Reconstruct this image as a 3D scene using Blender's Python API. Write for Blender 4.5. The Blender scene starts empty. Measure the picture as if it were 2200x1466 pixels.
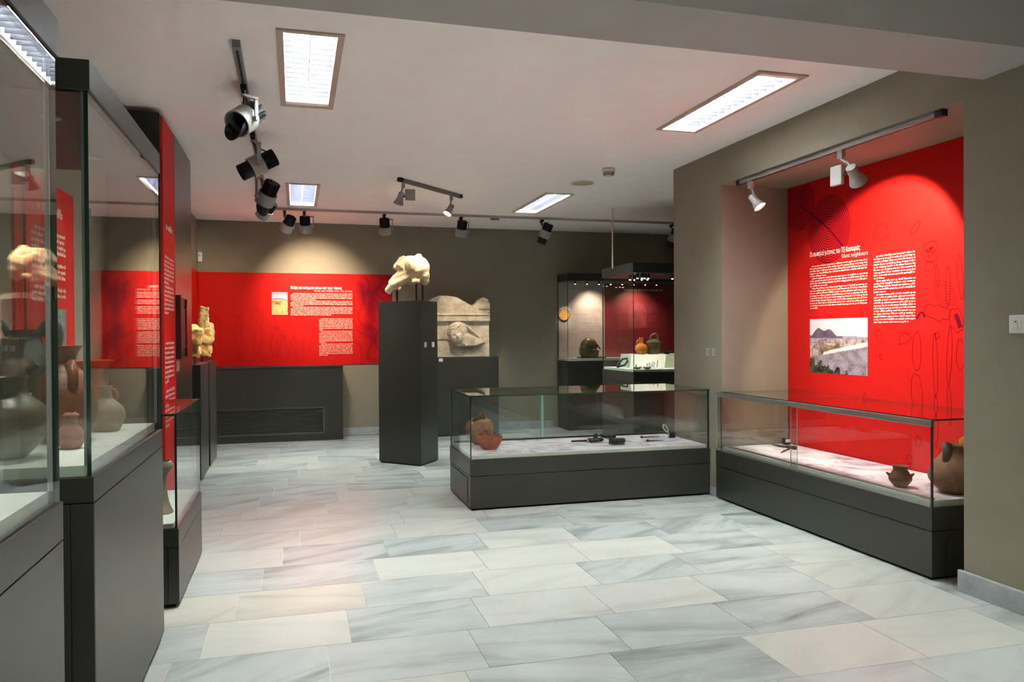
import bpy, bmesh, math, random
from mathutils import Vector, Matrix, noise

random.seed(7)
SC = bpy.context.scene
COL = SC.collection
PI = math.pi

# ------------------------------------------------------------------ camera
F_PX = 1662.6
YAW, PIT, ROLL, CAM_H = 0.272813, -0.008264, -0.005899, 1.28
_f = Vector((math.sin(YAW) * math.cos(PIT), math.cos(YAW) * math.cos(PIT), math.sin(PIT)))
_r = Vector((math.cos(YAW), -math.sin(YAW), 0))
_u = _r.cross(_f)
_r2 = _r * math.cos(ROLL) + _u * math.sin(ROLL)
_u2 = -_r * math.sin(ROLL) + _u * math.cos(ROLL)
cd = bpy.data.cameras.new('camera')
cd.sensor_fit = 'HORIZONTAL'
cd.sensor_width = 36.0
cd.lens = F_PX / 2200 * 36
cd.clip_start = 0.05
cam = bpy.data.objects.new('camera', cd)
COL.objects.link(cam)
m = Matrix((( _r2.x, _u2.x, -_f.x, 0), (_r2.y, _u2.y, -_f.y, 0), (_r2.z, _u2.z, -_f.z, CAM_H), (0, 0, 0, 1)))
cam.matrix_world = m
SC.camera = cam

# ------------------------------------------------------------------ world, exposure
w = bpy.data.worlds.new('world')
w.use_nodes = True
w.node_tree.nodes['Background'].inputs[0].default_value = (0.75, 0.85, 1.0, 1)
w.node_tree.nodes['Background'].inputs[1].default_value = 0.3
SC.world = w
SC.view_settings.view_transform = 'Standard'
SC.view_settings.look = 'None'
SC.view_settings.exposure = 0.78
SC.view_settings.gamma = 1.0
SC.view_settings.use_curve_mapping = False
SC.cycles.transparent_max_bounces = 22
SC.cycles.max_bounces = 6
SC.cycles.diffuse_bounces = 3
SC.cycles.glossy_bounces = 3
SC.cycles.use_adaptive_sampling = True
SC.cycles.adaptive_threshold = 0.9
SC.cycles.adaptive_min_samples = 28
SC.cycles.sample_clamp_indirect = 0.0
SC.cycles.caustics_reflective = False
SC.cycles.caustics_refractive = False
SC.cycles.use_denoising = True

FLUO = 90.0            # strength of the fluorescent diffusers
FLUO_COL = (0.905, 1.0, 0.985)
WARM = (1.0, 0.80, 0.58)
SPOT_W = 0.75          # common factor on all spotlights


# ------------------------------------------------------------------ materials
def lin(c):
    c = c / 255
    return c / 12.92 if c <= 0.04045 else ((c + 0.055) / 1.055) ** 2.4


def rgb(r, g, b):
    return (lin(r), lin(g), lin(b), 1)


class NT:
    def __init__(s, name):
        s.m = bpy.data.materials.new(name)
        s.m.use_nodes = True
        s.t = s.m.node_tree
        s.b = s.t.nodes['Principled BSDF']
        s.o = s.t.nodes['Material Output']

    def n(s, typ, **kw):
        nd = s.t.nodes.new(typ)
        for k, v in kw.items():
            if k.startswith('i_'):
                nd.inputs[k[2:].replace('_', ' ')].default_value = v
            else:
                setattr(nd, k, v)
        return nd

    def l(s, a, b):
        s.t.links.new(a, b)


def ramp(nt, stops):
    r = nt.n('ShaderNodeValToRGB')
    e = r.color_ramp.elements
    while len(e) < len(stops):
        e.new(0.5)
    for k, (p, c) in enumerate(stops):
        e[k].position = p
        e[k].color = c
    return r


def mat(name, col, rough=0.6, metal=0.0, spec=0.5, bump=0.0, bscale=80, var=0.0, vscale=6, col2=None, emit=0):
    nt = NT(name)
    b = nt.b
    b.inputs['Base Color'].default_value = col
    b.inputs['Roughness'].default_value = rough
    b.inputs['Metallic'].default_value = metal
    b.inputs['Specular IOR Level'].default_value = spec
    tc = nt.n('ShaderNodeTexCoord')
    if var or col2:
        nz = nt.n('ShaderNodeTexNoise', i_Scale=vscale, i_Detail=5.0, i_Roughness=0.6)
        nt.l(tc.outputs['Object'], nz.inputs['Vector'])
        c2 = col2 or tuple(c * (1 - var) for c in col[:3]) + (1,)
        rp = ramp(nt, [(0.32, c2), (0.66, col)])
        nt.l(nz.outputs['Fac'], rp.inputs['Fac'])
        nt.l(rp.outputs['Color'], b.inputs['Base Color'])
    if bump:
        nz2 = nt.n('ShaderNodeTexNoise', i_Scale=bscale, i_Detail=6.0)
        nt.l(tc.outputs['Object'], nz2.inputs['Vector'])
        bp = nt.n('ShaderNodeBump', i_Strength=bump, i_Distance=0.02)
        nt.l(nz2.outputs['Fac'], bp.inputs['Height'])
        nt.l(bp.outputs['Normal'], b.inputs['Normal'])
    if emit:
        b.inputs['Emission Color'].default_value = col
        b.inputs['Emission Strength'].default_value = emit
    return nt.m


def glass_mat(name, tint, f0=0.04):
    nt = NT(name)
    g = nt.n('ShaderNodeNewGeometry')
    dt = nt.n('ShaderNodeVectorMath', operation='DOT_PRODUCT')
    nt.l(g.outputs['Incoming'], dt.inputs[0])
    nt.l(g.outputs['Normal'], dt.inputs[1])
    ab = nt.n('ShaderNodeMath', operation='ABSOLUTE')
    nt.l(dt.outputs['Value'], ab.inputs[0])
    om = nt.n('ShaderNodeMath', operation='SUBTRACT', use_clamp=True)
    om.inputs[0].default_value = 1.0
    nt.l(ab.outputs[0], om.inputs[1])
    pw = nt.n('ShaderNodeMath', operation='POWER')
    nt.l(om.outputs[0], pw.inputs[0])
    pw.inputs[1].default_value = 5.0
    ma = nt.n('ShaderNodeMath', operation='MULTIPLY_ADD', use_clamp=True)
    nt.l(pw.outputs[0], ma.inputs[0])
    ma.inputs[1].default_value = 1 - f0
    ma.inputs[2].default_value = f0
    tr = nt.n('ShaderNodeBsdfTransparent')
    tr.inputs[0].default_value = tint
    gl = nt.n('ShaderNodeBsdfGlossy')
    gl.inputs['Roughness'].default_value = 0.0
    gl.inputs['Color'].default_value = (1, 1, 1, 1)
    mx = nt.n('ShaderNodeMixShader')
    nt.l(ma.outputs[0], mx.inputs[0])
    nt.l(tr.outputs[0], mx.inputs[1])
    nt.l(gl.outputs[0], mx.inputs[2])
    nt.l(mx.outputs[0], nt.o.inputs['Surface'])
    return nt.m


def marble_mat():
    nt = NT('marble')
    tc = nt.n('ShaderNodeTexCoord')
    oi = nt.n('ShaderNodeObjectInfo')
    sc = nt.n('ShaderNodeVectorMath', operation='SCALE')
    cmb = nt.n('ShaderNodeCombineXYZ')
    nt.l(oi.outputs['Random'], cmb.inputs[0])
    nt.l(oi.outputs['Random'], cmb.inputs[1])
    nt.l(oi.outputs['Random'], cmb.inputs[2])
    nt.l(cmb.outputs[0], sc.inputs[0])
    sc.inputs['Scale'].default_value = 83.0
    ang = nt.n('ShaderNodeMath', operation='MULTIPLY_ADD')
    nt.l(oi.outputs['Random'], ang.inputs[0])
    ang.inputs[1].default_value = 1.1
    ang.inputs[2].default_value = -0.75
    rot = nt.n('ShaderNodeVectorRotate', rotation_type='Z_AXIS')
    nt.l(tc.outputs['Object'], rot.inputs['Vector'])
    nt.l(ang.outputs[0], rot.inputs['Angle'])
    mp = nt.n('ShaderNodeMapping')
    mp.inputs['Scale'].default_value = (1.0, 4.6, 1)
    nt.l(rot.outputs[0], mp.inputs['Vector'])
    ad = nt.n('ShaderNodeVectorMath', operation='ADD')
    nt.l(mp.outputs[0], ad.inputs[0])
    nt.l(sc.outputs[0], ad.inputs[1])
    n1 = nt.n('ShaderNodeTexNoise', i_Scale=1.25, i_Detail=6.0, i_Roughness=0.55, i_Distortion=0.7)
    nt.l(ad.outputs[0], n1.inputs['Vector'])
    r1 = ramp(nt, [(0.27, (0.47, 0.485, 0.485, 1)), (0.42, (0.76, 0.77, 0.765, 1)), (0.52, (0.93, 0.935, 0.93, 1)), (0.66, (1.0, 1.0, 1.0, 1))])
    nt.l(n1.outputs['Fac'], r1.inputs['Fac'])
    ad2 = nt.n('ShaderNodeVectorMath', operation='ADD')
    nt.l(tc.outputs['Object'], ad2.inputs[0])
    nt.l(sc.outputs[0], ad2.inputs[1])
    n2 = nt.n('ShaderNodeTexNoise', i_Scale=4.0, i_Detail=4.0, i_Roughness=0.6)
    nt.l(ad2.outputs[0], n2.inputs['Vector'])
    r2 = ramp(nt, [(0.3, (0.86, 0.87, 0.87, 1)), (0.65, (1, 1, 1, 1))])
    nt.l(n2.outputs['Fac'], r2.inputs['Fac'])
    mx = nt.n('ShaderNodeMix', data_type='RGBA', blend_type='MULTIPLY')
    mx.inputs[0].default_value = 1.0
    nt.l(r1.outputs['Color'], mx.inputs['A'])
    nt.l(r2.outputs['Color'], mx.inputs['B'])
    # the veining fades on the white tiles: object alpha carries how veined a tile is
    mv = nt.n('ShaderNodeMix', data_type='RGBA')
    nt.l(oi.outputs['Alpha'], mv.inputs[0])
    mv.inputs['A'].default_value = (0.97, 0.97, 0.96, 1)
    nt.l(mx.outputs['Result'], mv.inputs['B'])
    mm = nt.n('ShaderNodeMix', data_type='RGBA', blend_type='MULTIPLY')
    mm.inputs[0].default_value = 1.0
    nt.l(mv.outputs['Result'], mm.inputs['A'])
    nt.l(oi.outputs['Color'], mm.inputs['B'])
    nt.l(mm.outputs['Result'], nt.b.inputs['Base Color'])
    nt.b.inputs['Roughness'].default_value = 0.24
    nt.b.inputs['Specular IOR Level'].default_value = 0.45
    return nt.m


def attr_mat(name, rough=0.55, spec=0.4):
    nt = NT(name)
    a = nt.n('ShaderNodeVertexColor', layer_name='print')
    nt.l(a.outputs['Color'], nt.b.inputs['Base Color'])
    nt.b.inputs['Roughness'].default_value = rough
    nt.b.inputs['Specular IOR Level'].default_value = spec
    return nt.m


def deck_mat():
    nt = NT('printed_deck')
    tc = nt.n('ShaderNodeTexCoord')
    mp = nt.n('ShaderNodeMapping')
    mp.inputs['Scale'].default_value = (1.0, 1.0, 1)
    nt.l(tc.outputs['Object'], mp.inputs['Vector'])
    n1 = nt.n('ShaderNodeTexNoise', i_Scale=3.2, i_Detail=7.0, i_Roughness=0.68, i_Distortion=1.6)
    nt.l(mp.outputs[0], n1.inputs['Vector'])
    r1 = ramp(nt, [(0.34, rgb(152, 122, 146)), (0.47, rgb(212, 200, 208)), (0.58, rgb(230, 225, 227))])
    nt.l(n1.outputs['Fac'], r1.inputs['Fac'])
    nt.l(r1.outputs['Color'], nt.b.inputs['Base Color'])
    nt.b.inputs['Roughness'].default_value = 0.5
    return nt.m


M = dict(
    marble=marble_mat(),
    grout=mat('grout', rgb(196, 194, 180), 0.8, var=0.15, vscale=30),
    skirt=mat('skirting_marble', rgb(176, 178, 178), 0.3, col2=rgb(140, 144, 150), vscale=7),
    wall=mat('taupe_wall_paint', rgb(144, 136, 119), 0.85, spec=0.2, bump=0.05, bscale=160, var=0.06),
    ceiling=mat('white_ceiling_paint', rgb(249, 243, 240), 0.9, spec=0.15, bump=0.03, bscale=120, var=0.03),
    beam=mat('grey_beam_paint', rgb(176, 168, 164), 0.85, spec=0.2, bump=0.03, bscale=140, var=0.04),
    dark=mat('dark_lacquered_metal', rgb(52, 51, 45), 0.34, spec=0.5, bump=0.012, bscale=400, var=0.12, vscale=40),
    darkbrown=mat('dark_brown_lacquer', rgb(54, 46, 40), 0.3, spec=0.5, bump=0.01, bscale=400, var=0.1, vscale=40),
    black=mat('black_lacquer', rgb(20, 20, 19), 0.45, var=0.1, vscale=50),
    seam=mat('dark_seam', rgb(8, 8, 8), 0.8, var=0.1),
    grille=mat('black_grille', rgb(78, 78, 71), 0.25, var=0.1, vscale=60),
    red=mat('red_print', (0.60, 0.013, 0.011, 1), 0.5, spec=0.07, var=0.05, vscale=3),
    redline=mat('dark_red_ink', (0.24, 0.004, 0.009, 1), 0.5, spec=0.07, var=0.1),
    redghost=mat('plum_ink', (0.17, 0.003, 0.02, 1), 0.5, spec=0.07, var=0.1),
    white_ink=mat('white_ink', rgb(246, 238, 228), 0.6, var=0.03),
    pale_ink=mat('pale_pink_ink', rgb(240, 170, 165), 0.6, var=0.03),
    text_ink=mat('pale_text_ink', rgb(246, 190, 180), 0.6, var=0.03),
    dark_ink=mat('dark_text_ink', rgb(40, 38, 38), 0.6, var=0.05),
    grey_ink=mat('grey_text_ink', rgb(200, 192, 192), 0.6, var=0.05),
    print=attr_mat('printed_picture', 0.5, 0.07),
    glass=glass_mat('clear_glass', (0.955, 0.975, 0.962, 1), 0.036),
    edge=mat('green_glass_edge', rgb(30, 62, 48), 0.12, spec=0.7, var=0.25, vscale=9),
    edgepale=mat('pale_glass_edge', rgb(150, 200, 180), 0.15, spec=0.7, var=0.2, vscale=9),
    seal=mat('grey_silicone', rgb(150, 152, 148), 0.35, var=0.08, vscale=30),
    deck=mat('white_deck_board', rgb(226, 230, 222), 0.5, var=0.04),
    deckedge=mat('pale_green_deck_edge', rgb(206, 214, 196), 0.5, var=0.04),
    deckprint=deck_mat(),
    palepanel=mat('pale_grey_print', rgb(196, 180, 176), 0.55, col2=rgb(176, 160, 160), vscale=2),
    wine=mat('wine_red_print', rgb(150, 40, 52), 0.5, col2=rgb(128, 28, 40), vscale=2),
    winelight=mat('light_wine_ink', rgb(176, 78, 86), 0.5, col2=rgb(150, 52, 62), vscale=14),
    palearch=mat('pale_arch_tone', rgb(206, 190, 184), 0.5, col2=rgb(182, 164, 160), vscale=14),
    alu=mat('brushed_aluminium', rgb(178, 176, 172), 0.3, metal=0.85, var=0.1, vscale=30),
    trackgrey=mat('grey_track_paint', rgb(120, 114, 110), 0.45, var=0.08, vscale=20),
    trackpale=mat('pale_track_paint', rgb(190, 180, 174), 0.45, var=0.06, vscale=20),
    silver=mat('silver_lamp_paint', rgb(150, 146, 140), 0.42, spec=0.4, metal=0.1, var=0.06, vscale=20),
    lampblack=mat('black_lamp_paint', rgb(13, 15, 17), 0.55, spec=0.3, var=0.15, vscale=30),
    lampgrey=mat('grey_lamp_paint', rgb(150, 146, 142), 0.45, var=0.06, vscale=20),
    bulb=mat('lit_lamp_glass', (1, 0.86, 0.7, 1), 0.3, emit=9),
    frame=mat('beige_light_trim', rgb(186, 168, 150), 0.5, var=0.05),
    louvre=mat('white_louvre', rgb(236, 236, 240), 0.35, var=0.03),
    blade=mat('specular_louvre', rgb(38, 37, 46), 0.3, var=0.05),
    reflector=mat('grey_reflector', rgb(120, 117, 120), 0.35, var=0.05),
    plastic=mat('white_plastic', rgb(226, 226, 218), 0.4, var=0.03),
    offwhite=mat('cream_plastic', rgb(206, 198, 180), 0.5, var=0.04),
    beigeplastic=mat('beige_speaker_grille', rgb(176, 160, 130), 0.6, var=0.06, vscale=60),
    stone=mat('pale_marble_stone', rgb(232, 212, 168), 0.75, bump=0.25, bscale=45, col2=rgb(196, 176, 138), vscale=9),
    stone2=mat('weathered_stele_marble', rgb(222, 214, 198), 0.75, bump=0.3, bscale=55, col2=rgb(182, 166, 138), vscale=8),
    sandstone=mat('yellow_sandstone', rgb(226, 190, 120), 0.85, bump=0.55, bscale=50, col2=rgb(170, 122, 66), vscale=14),
    rod=mat('brown_steel_rod', rgb(74, 56, 50), 0.3, metal=0.5, var=0.1, vscale=30),
    terracotta=mat('orange_terracotta', rgb(186, 92, 42), 0.8, bump=0.15, bscale=60, col2=rgb(140, 62, 32), vscale=12),
    ochre=mat('ochre_clay', rgb(170, 122, 74), 0.8, bump=0.2, bscale=60, col2=rgb(120, 78, 48), vscale=16),
    tan=mat('tan_brown_clay', rgb(150, 100, 66), 0.7, bump=0.12, bscale=60, col2=rgb(104, 68, 48), vscale=10),
    brown=mat('dark_brown_clay', rgb(104, 74, 58), 0.6, bump=0.1, bscale=60, col2=rgb(66, 46, 38), vscale=10),
    olive=mat('olive_brown_clay', rgb(112, 92, 56), 0.35, bump=0.08, bscale=60, col2=rgb(72, 56, 34), vscale=7),
    greyclay=mat('dark_grey_clay', rgb(86, 84, 76), 0.65, bump=0.12, bscale=60, col2=rgb(56, 54, 50), vscale=9),
    amber=mat('amber_brown_clay', rgb(140, 76, 34), 0.45, bump=0.1, bscale=60, col2=rgb(86, 44, 22), vscale=9),
    pinkclay=mat('pinkish_clay', rgb(170, 114, 92), 0.7, bump=0.12, bscale=60, col2=rgb(130, 80, 64), vscale=12),
    beigeclay=mat('beige_grey_clay', rgb(152, 138, 116), 0.65, bump=0.06, bscale=60, col2=rgb(122, 106, 88), vscale=8),
    orange=mat('bright_orange_clay', rgb(206, 128, 34), 0.55, bump=0.1, bscale=60, col2=rgb(160, 84, 22), vscale=12),
    bronze=mat('green_brown_bronze', rgb(126, 116, 84), 0.36, metal=0.4, bump=0.12, bscale=60, col2=rgb(70, 66, 48), vscale=9),
    patina=mat('dark_patina_metal', rgb(44, 48, 44), 0.5, metal=0.3, bump=0.2, bscale=90, col2=rgb(22, 24, 22), vscale=20),
    gold=mat('gilded_relief', rgb(240, 190, 96), 0.6, metal=0.0, bump=0.2, bscale=60, col2=rgb(170, 104, 40), vscale=60),
    iron=mat('rusted_iron', rgb(84, 58, 44), 0.8, bump=0.3, bscale=120, col2=rgb(50, 34, 28), vscale=40),
    cord=mat('cream_cord', rgb(220, 214, 180), 0.7, var=0.05),
    label=mat('pale_label', rgb(196, 196, 196), 0.5, var=0.04),
)
DIFF = mat('fluorescent_diffuser', (FLUO_COL[0], FLUO_COL[1], FLUO_COL[2], 1), 0.5, emit=FLUO)


# ------------------------------------------------------------------ mesh helpers
ORG = {}          # world origin of every empty / mesh root


class MB:
    def __init__(s):
        s.v, s.f, s.mi, s.sm = [], [], [], []

    def add(s, verts, faces, mi=0, smooth=False):
        o = len(s.v)
        s.v += [tuple(v) for v in verts]
        for f in faces:
            s.f.append(tuple(i + o for i in f))
            s.mi.append(mi)
            s.sm.append(smooth)
        return s

    def box(s, x0, x1, y0, y1, z0, z1, mi=0):
        v = [(x0, y0, z0), (x1, y0, z0), (x1, y1, z0), (x0, y1, z0), (x0, y0, z1), (x1, y0, z1), (x1, y1, z1), (x0, y1, z1)]
        return s.add(v, [(0, 3, 2, 1), (4, 5, 6, 7), (0, 1, 5, 4), (1, 2, 6, 5), (2, 3, 7, 6), (3, 0, 4, 7)], mi)

    def cyl(s, p0, p1, r0, r1=None, seg=20, mi=0, caps=True, smooth=True):
        r1 = r0 if r1 is None else r1
        p0, p1 = Vector(p0), Vector(p1)
        d = (p1 - p0).normalized()
        a = d.orthogonal().normalized()
        b = d.cross(a)
        v = []
        for p, r in ((p0, r0), (p1, r1)):
            for k in range(seg):
                t = 2 * PI * k / seg
                v.append(p + a * r * math.cos(t) + b * r * math.sin(t))
        s.add(v, [(k, (k + 1) % seg, seg + (k + 1) % seg, seg + k) for k in range(seg)], mi, smooth)
        if caps:
            s.add(v[:seg], [tuple(reversed(range(seg)))], mi)
            s.add(v[seg:], [tuple(range(seg))], mi)
        return s

    def tube(s, pts, r, seg=8, mi=0, closed=False):
        pts = [Vector(p) for p in pts]
        n = len(pts)
        rr = r if isinstance(r, (list, tuple)) else [r] * n
        v = []
        up = None
        for i, p in enumerate(pts):
            if closed:
                t = pts[(i + 1) % n] - pts[i - 1]
            else:
                t = pts[min(i + 1, n - 1)] - pts[max(i - 1, 0)]
            t.normalize()
            if up is None:
                up = t.orthogonal().normalized()
            up = (up - t * up.dot(t)).normalized()
            b = t.cross(up)
            for k in range(seg):
                a = 2 * PI * k / seg
                v.append(p + (up * math.cos(a) + b * math.sin(a)) * rr[i])
        f = []
        for i in range(n if closed else n - 1):
            j = (i + 1) % n
            for k in range(seg):
                f.append((i * seg + k, i * seg + (k + 1) % seg, j * seg + (k + 1) % seg, j * seg + k))
        if not closed:
            f.append(tuple(reversed(range(seg))))
            f.append(tuple((n - 1) * seg + k for k in range(seg)))
        return s.add(v, f, mi, True)

    def lathe(s, prof, c=(0, 0, 0), seg=40, mi=0, rim=None, wob=0.0, seed=0):
        """prof: (r, z) from the outside bottom over the lip to the inside bottom"""
        v, n = [], len(prof)
        for i, (r, z) in enumerate(prof):
            for k in range(seg):
                a = 2 * PI * k / seg
                zz = z
                if rim:
                    zz = min(z, rim(a))
                q = 1 + (wob * noise.noise(Vector((math.cos(a) * 1.6, math.sin(a) * 1.6, z * 9 + seed))) if wob else 0)
                v.append((c[0] + r * q * math.cos(a), c[1] + r * q * math.sin(a), c[2] + zz))
        f = []
        for i in range(n - 1):
            for k in range(seg):
                f.append((i * seg + k, i * seg + (k + 1) % seg, (i + 1) * seg + (k + 1) % seg, (i + 1) * seg + k))
        f.append(tuple(reversed(range(seg))))
        f.append(tuple((n - 1) * seg + k for k in range(seg)))
        return s.add(v, f, mi, True)

    def build(s, name, mats, parent=None, bevel=0.0, world=True, seg=2):
        me = bpy.data.meshes.new(name)
        org = ORG.get(parent, Vector((0, 0, 0))) if (parent and world) else Vector((0, 0, 0))
        me.from_pydata([(x - org.x, y - org.y, z - org.z) for x, y, z in s.v], [], s.f)
        if not isinstance(mats, (list, tuple)):
            mats = [mats]
        for mm in mats:
            me.materials.append(M[mm] if isinstance(mm, str) else mm)
        for p, a, b in zip(me.polygons, s.mi, s.sm):
            p.material_index = a
            p.use_smooth = b
        if bevel:
            bm = bmesh.new()
            bm.from_mesh(me)
            ed = [e for e in bm.edges if len(e.link_faces) == 2 and e.calc_face_angle(0) > 0.6]
            bmesh.ops.bevel(bm, geom=ed, offset=bevel, segments=seg, profile=0.5, affect='EDGES', clamp_overlap=True)
            bm.to_mesh(me)
            bm.free()
        me.validate()
        o = bpy.data.objects.new(name, me)
        COL.objects.link(o)
        if parent:
            o.parent = parent
            ORG[o] = ORG.get(parent, Vector((0, 0, 0)))
        return o


def tag(o, label, cat, group=None):
    o['label'] = label
    o['category'] = cat
    if group:
        o['group'] = group
    return o


def thing(name, label, cat, loc=(0, 0, 0), group=None, rz=0):
    o = bpy.data.objects.new(name, None)
    o.empty_display_size = 0.1
    COL.objects.link(o)
    o.location = loc
    o.rotation_euler = (0, 0, rz)
    ORG[o] = Vector(loc)
    return tag(o, label, cat, group)


def structure(name, mb, mats, parent=None, bevel=0):
    o = mb.build(name, mats, parent, bevel)
    if not parent:
        o['kind'] = 'structure'
    return o


def box(x0, x1, y0, y1, z0, z1):
    return MB().box(x0, x1, y0, y1, z0, z1)


def pane(x0, x1, y0, y1, z0, z1, parent, label=None, edge='edge'):
    """a glass sheet: the two large faces clear, the four narrow ones with the green edge"""
    mb = box(x0, x1, y0, y1, z0, z1)
    d = (x1 - x0, y1 - y0, z1 - z0)
    thin = d.index(min(d))
    axis = [2, 2, 1, 0, 1, 0]
    mb.mi = [0 if axis[k] == thin else 1 for k in range(6)]
    o = mb.build('glass_pane', ['glass', edge], parent)
    if label:
        o['label'] = label
    return o


class Fr:
    """a flat frame: u to the reader's right, v up, n out of the surface"""
    def __init__(s, o, u, nrm):
        s.o, s.u, s.n = Vector(o), Vector(u), Vector(nrm)
        s.vv = Vector((0, 0, 1))

    def p(s, u, v, n=0.0):
        return s.o + s.u * u + s.vv * v + s.n * n


def slab(fr, u0, u1, v0, v1, n0, n1, mb=None):
    mb = mb or MB()
    q = [fr.p(u, v, n) for n in (n0, n1) for u, v in ((u0, v0), (u1, v0), (u1, v1), (u0, v1))]
    return mb.add(q, [(3, 2, 1, 0), (4, 5, 6, 7), (0, 1, 5, 4), (1, 2, 6, 5), (2, 3, 7, 6), (3, 0, 4, 7)])


def fixn(o):
    bm = bmesh.new()
    bm.from_mesh(o.data)
    bmesh.ops.recalc_face_normals(bm, faces=bm.faces)
    bm.to_mesh(o.data)
    bm.free()
    return o


def ribbon(mb, fr, pts, wd, n, closed=False):
    k = len(pts)
    L, R = [], []
    for i in range(k):
        a = pts[i - 1] if (closed or i > 0) else pts[i]
        b = pts[(i + 1) % k] if (closed or i < k - 1) else pts[i]
        dx, dy = b[0] - a[0], b[1] - a[1]
        q = math.hypot(dx, dy) or 1
        nx, ny = -dy / q * wd / 2, dx / q * wd / 2
        L.append(fr.p(pts[i][0] + nx, pts[i][1] + ny, n))
        R.append(fr.p(pts[i][0] - nx, pts[i][1] - ny, n))
    f = [(i, (i + 1) % k, k + (i + 1) % k, k + i) for i in range(k if closed else k - 1)]
    mb.add(L + R, f)
    return mb


def text(body, fr, u0, v0, wdt, hgt, n, mats, parent, name='lettering', bold=0.0):
    cu = bpy.data.curves.new('lettering', 'FONT')
    cu.body = body
    cu.offset = bold
    cu.resolution_u = 3
    ob = bpy.data.objects.new('lettering_tmp', cu)
    COL.objects.link(ob)
    dg = bpy.context.evaluated_depsgraph_get()
    me = bpy.data.meshes.new_from_object(ob.evaluated_get(dg))
    bpy.data.objects.remove(ob)
    xs = [v.co.x for v in me.vertices]
    ys = [v.co.y for v in me.vertices]
    x0, x1, y0, y1 = min(xs), max(xs), min(ys), max(ys)
    mb = MB()
    mb.add([fr.p(u0 + (v.co.x - x0) / (x1 - x0) * wdt, v0 + (v.co.y - y0) / (y1 - y0) * hgt, n) for v in me.vertices],
           [tuple(p.vertices) for p in me.polygons])
    bpy.data.meshes.remove(me)
    return mb.build(name, mats, parent)


def words(fr, u0, u1, v1, v0, lines, n, mats, parent, seed, paras=(), last=0.4, name='body_text', xh=0.44):
    """rows of unreadably small print: a stroke for each letter, spaced into words"""
    rnd = random.Random(seed)
    mb = MB()
    pitch = (v1 - v0) / lines
    cw = pitch * 0.42
    for i in range(lines):
        base = v1 - (i + 0.8) * pitch
        x = u0 + (pitch * 1.2 if (i - 1 in paras or i == 0) else 0)
        end = u1 if (i not in paras and i != lines - 1) else u0 + (u1 - u0) * (last if i == lines - 1 else rnd.uniform(0.12, 0.5))
        while x < end - cw:
            nlet = rnd.randint(2, 9)
            for k in range(nlet):
                if x > end - cw * 0.6:
                    break
                t = rnd.random()
                lo = base - (pitch * 0.18 if t > 0.88 else 0)
                hi = base + pitch * (xh if t < 0.72 or t > 0.88 else xh + 0.24)
                mb.add([fr.p(x, lo, n), fr.p(x + cw * 0.78, lo, n), fr.p(x + cw * 0.78, hi, n), fr.p(x, hi, n)], [(0, 1, 2, 3)])
                x += cw
            x += cw * 0.7
    return mb.build(name, mats, parent)


def picture(name, fr, u0, u1, v0, v1, nu, nv, fn, n, parent, mats='print', thick=0.0):
    v, cols = [], []
    for j in range(nv + 1):
        for i in range(nu + 1):
            a, b = i / nu, j / nv
            v.append(fr.p(u0 + (u1 - u0) * a, v0 + (v1 - v0) * b, n))
            cols.append(fn(a, b))
    f = [(j * (nu + 1) + i, j * (nu + 1) + i + 1, (j + 1) * (nu + 1) + i + 1, (j + 1) * (nu + 1) + i) for j in range(nv) for i in range(nu)]
    o = MB().add(v, f).build(name, mats, parent)
    ca = o.data.color_attributes.new('print', 'FLOAT_COLOR', 'POINT')
    for k, c in enumerate(cols):
        ca.data[k].color = (c[0], c[1], c[2], 1)
    return o


def mixc(a, b, t):
    t = max(0, min(1, t))
    return tuple(a[k] * (1 - t) + b[k] * t for k in range(3))


def nz(x, y, z=0):
    return noise.noise(Vector((x, y, z)))


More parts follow.
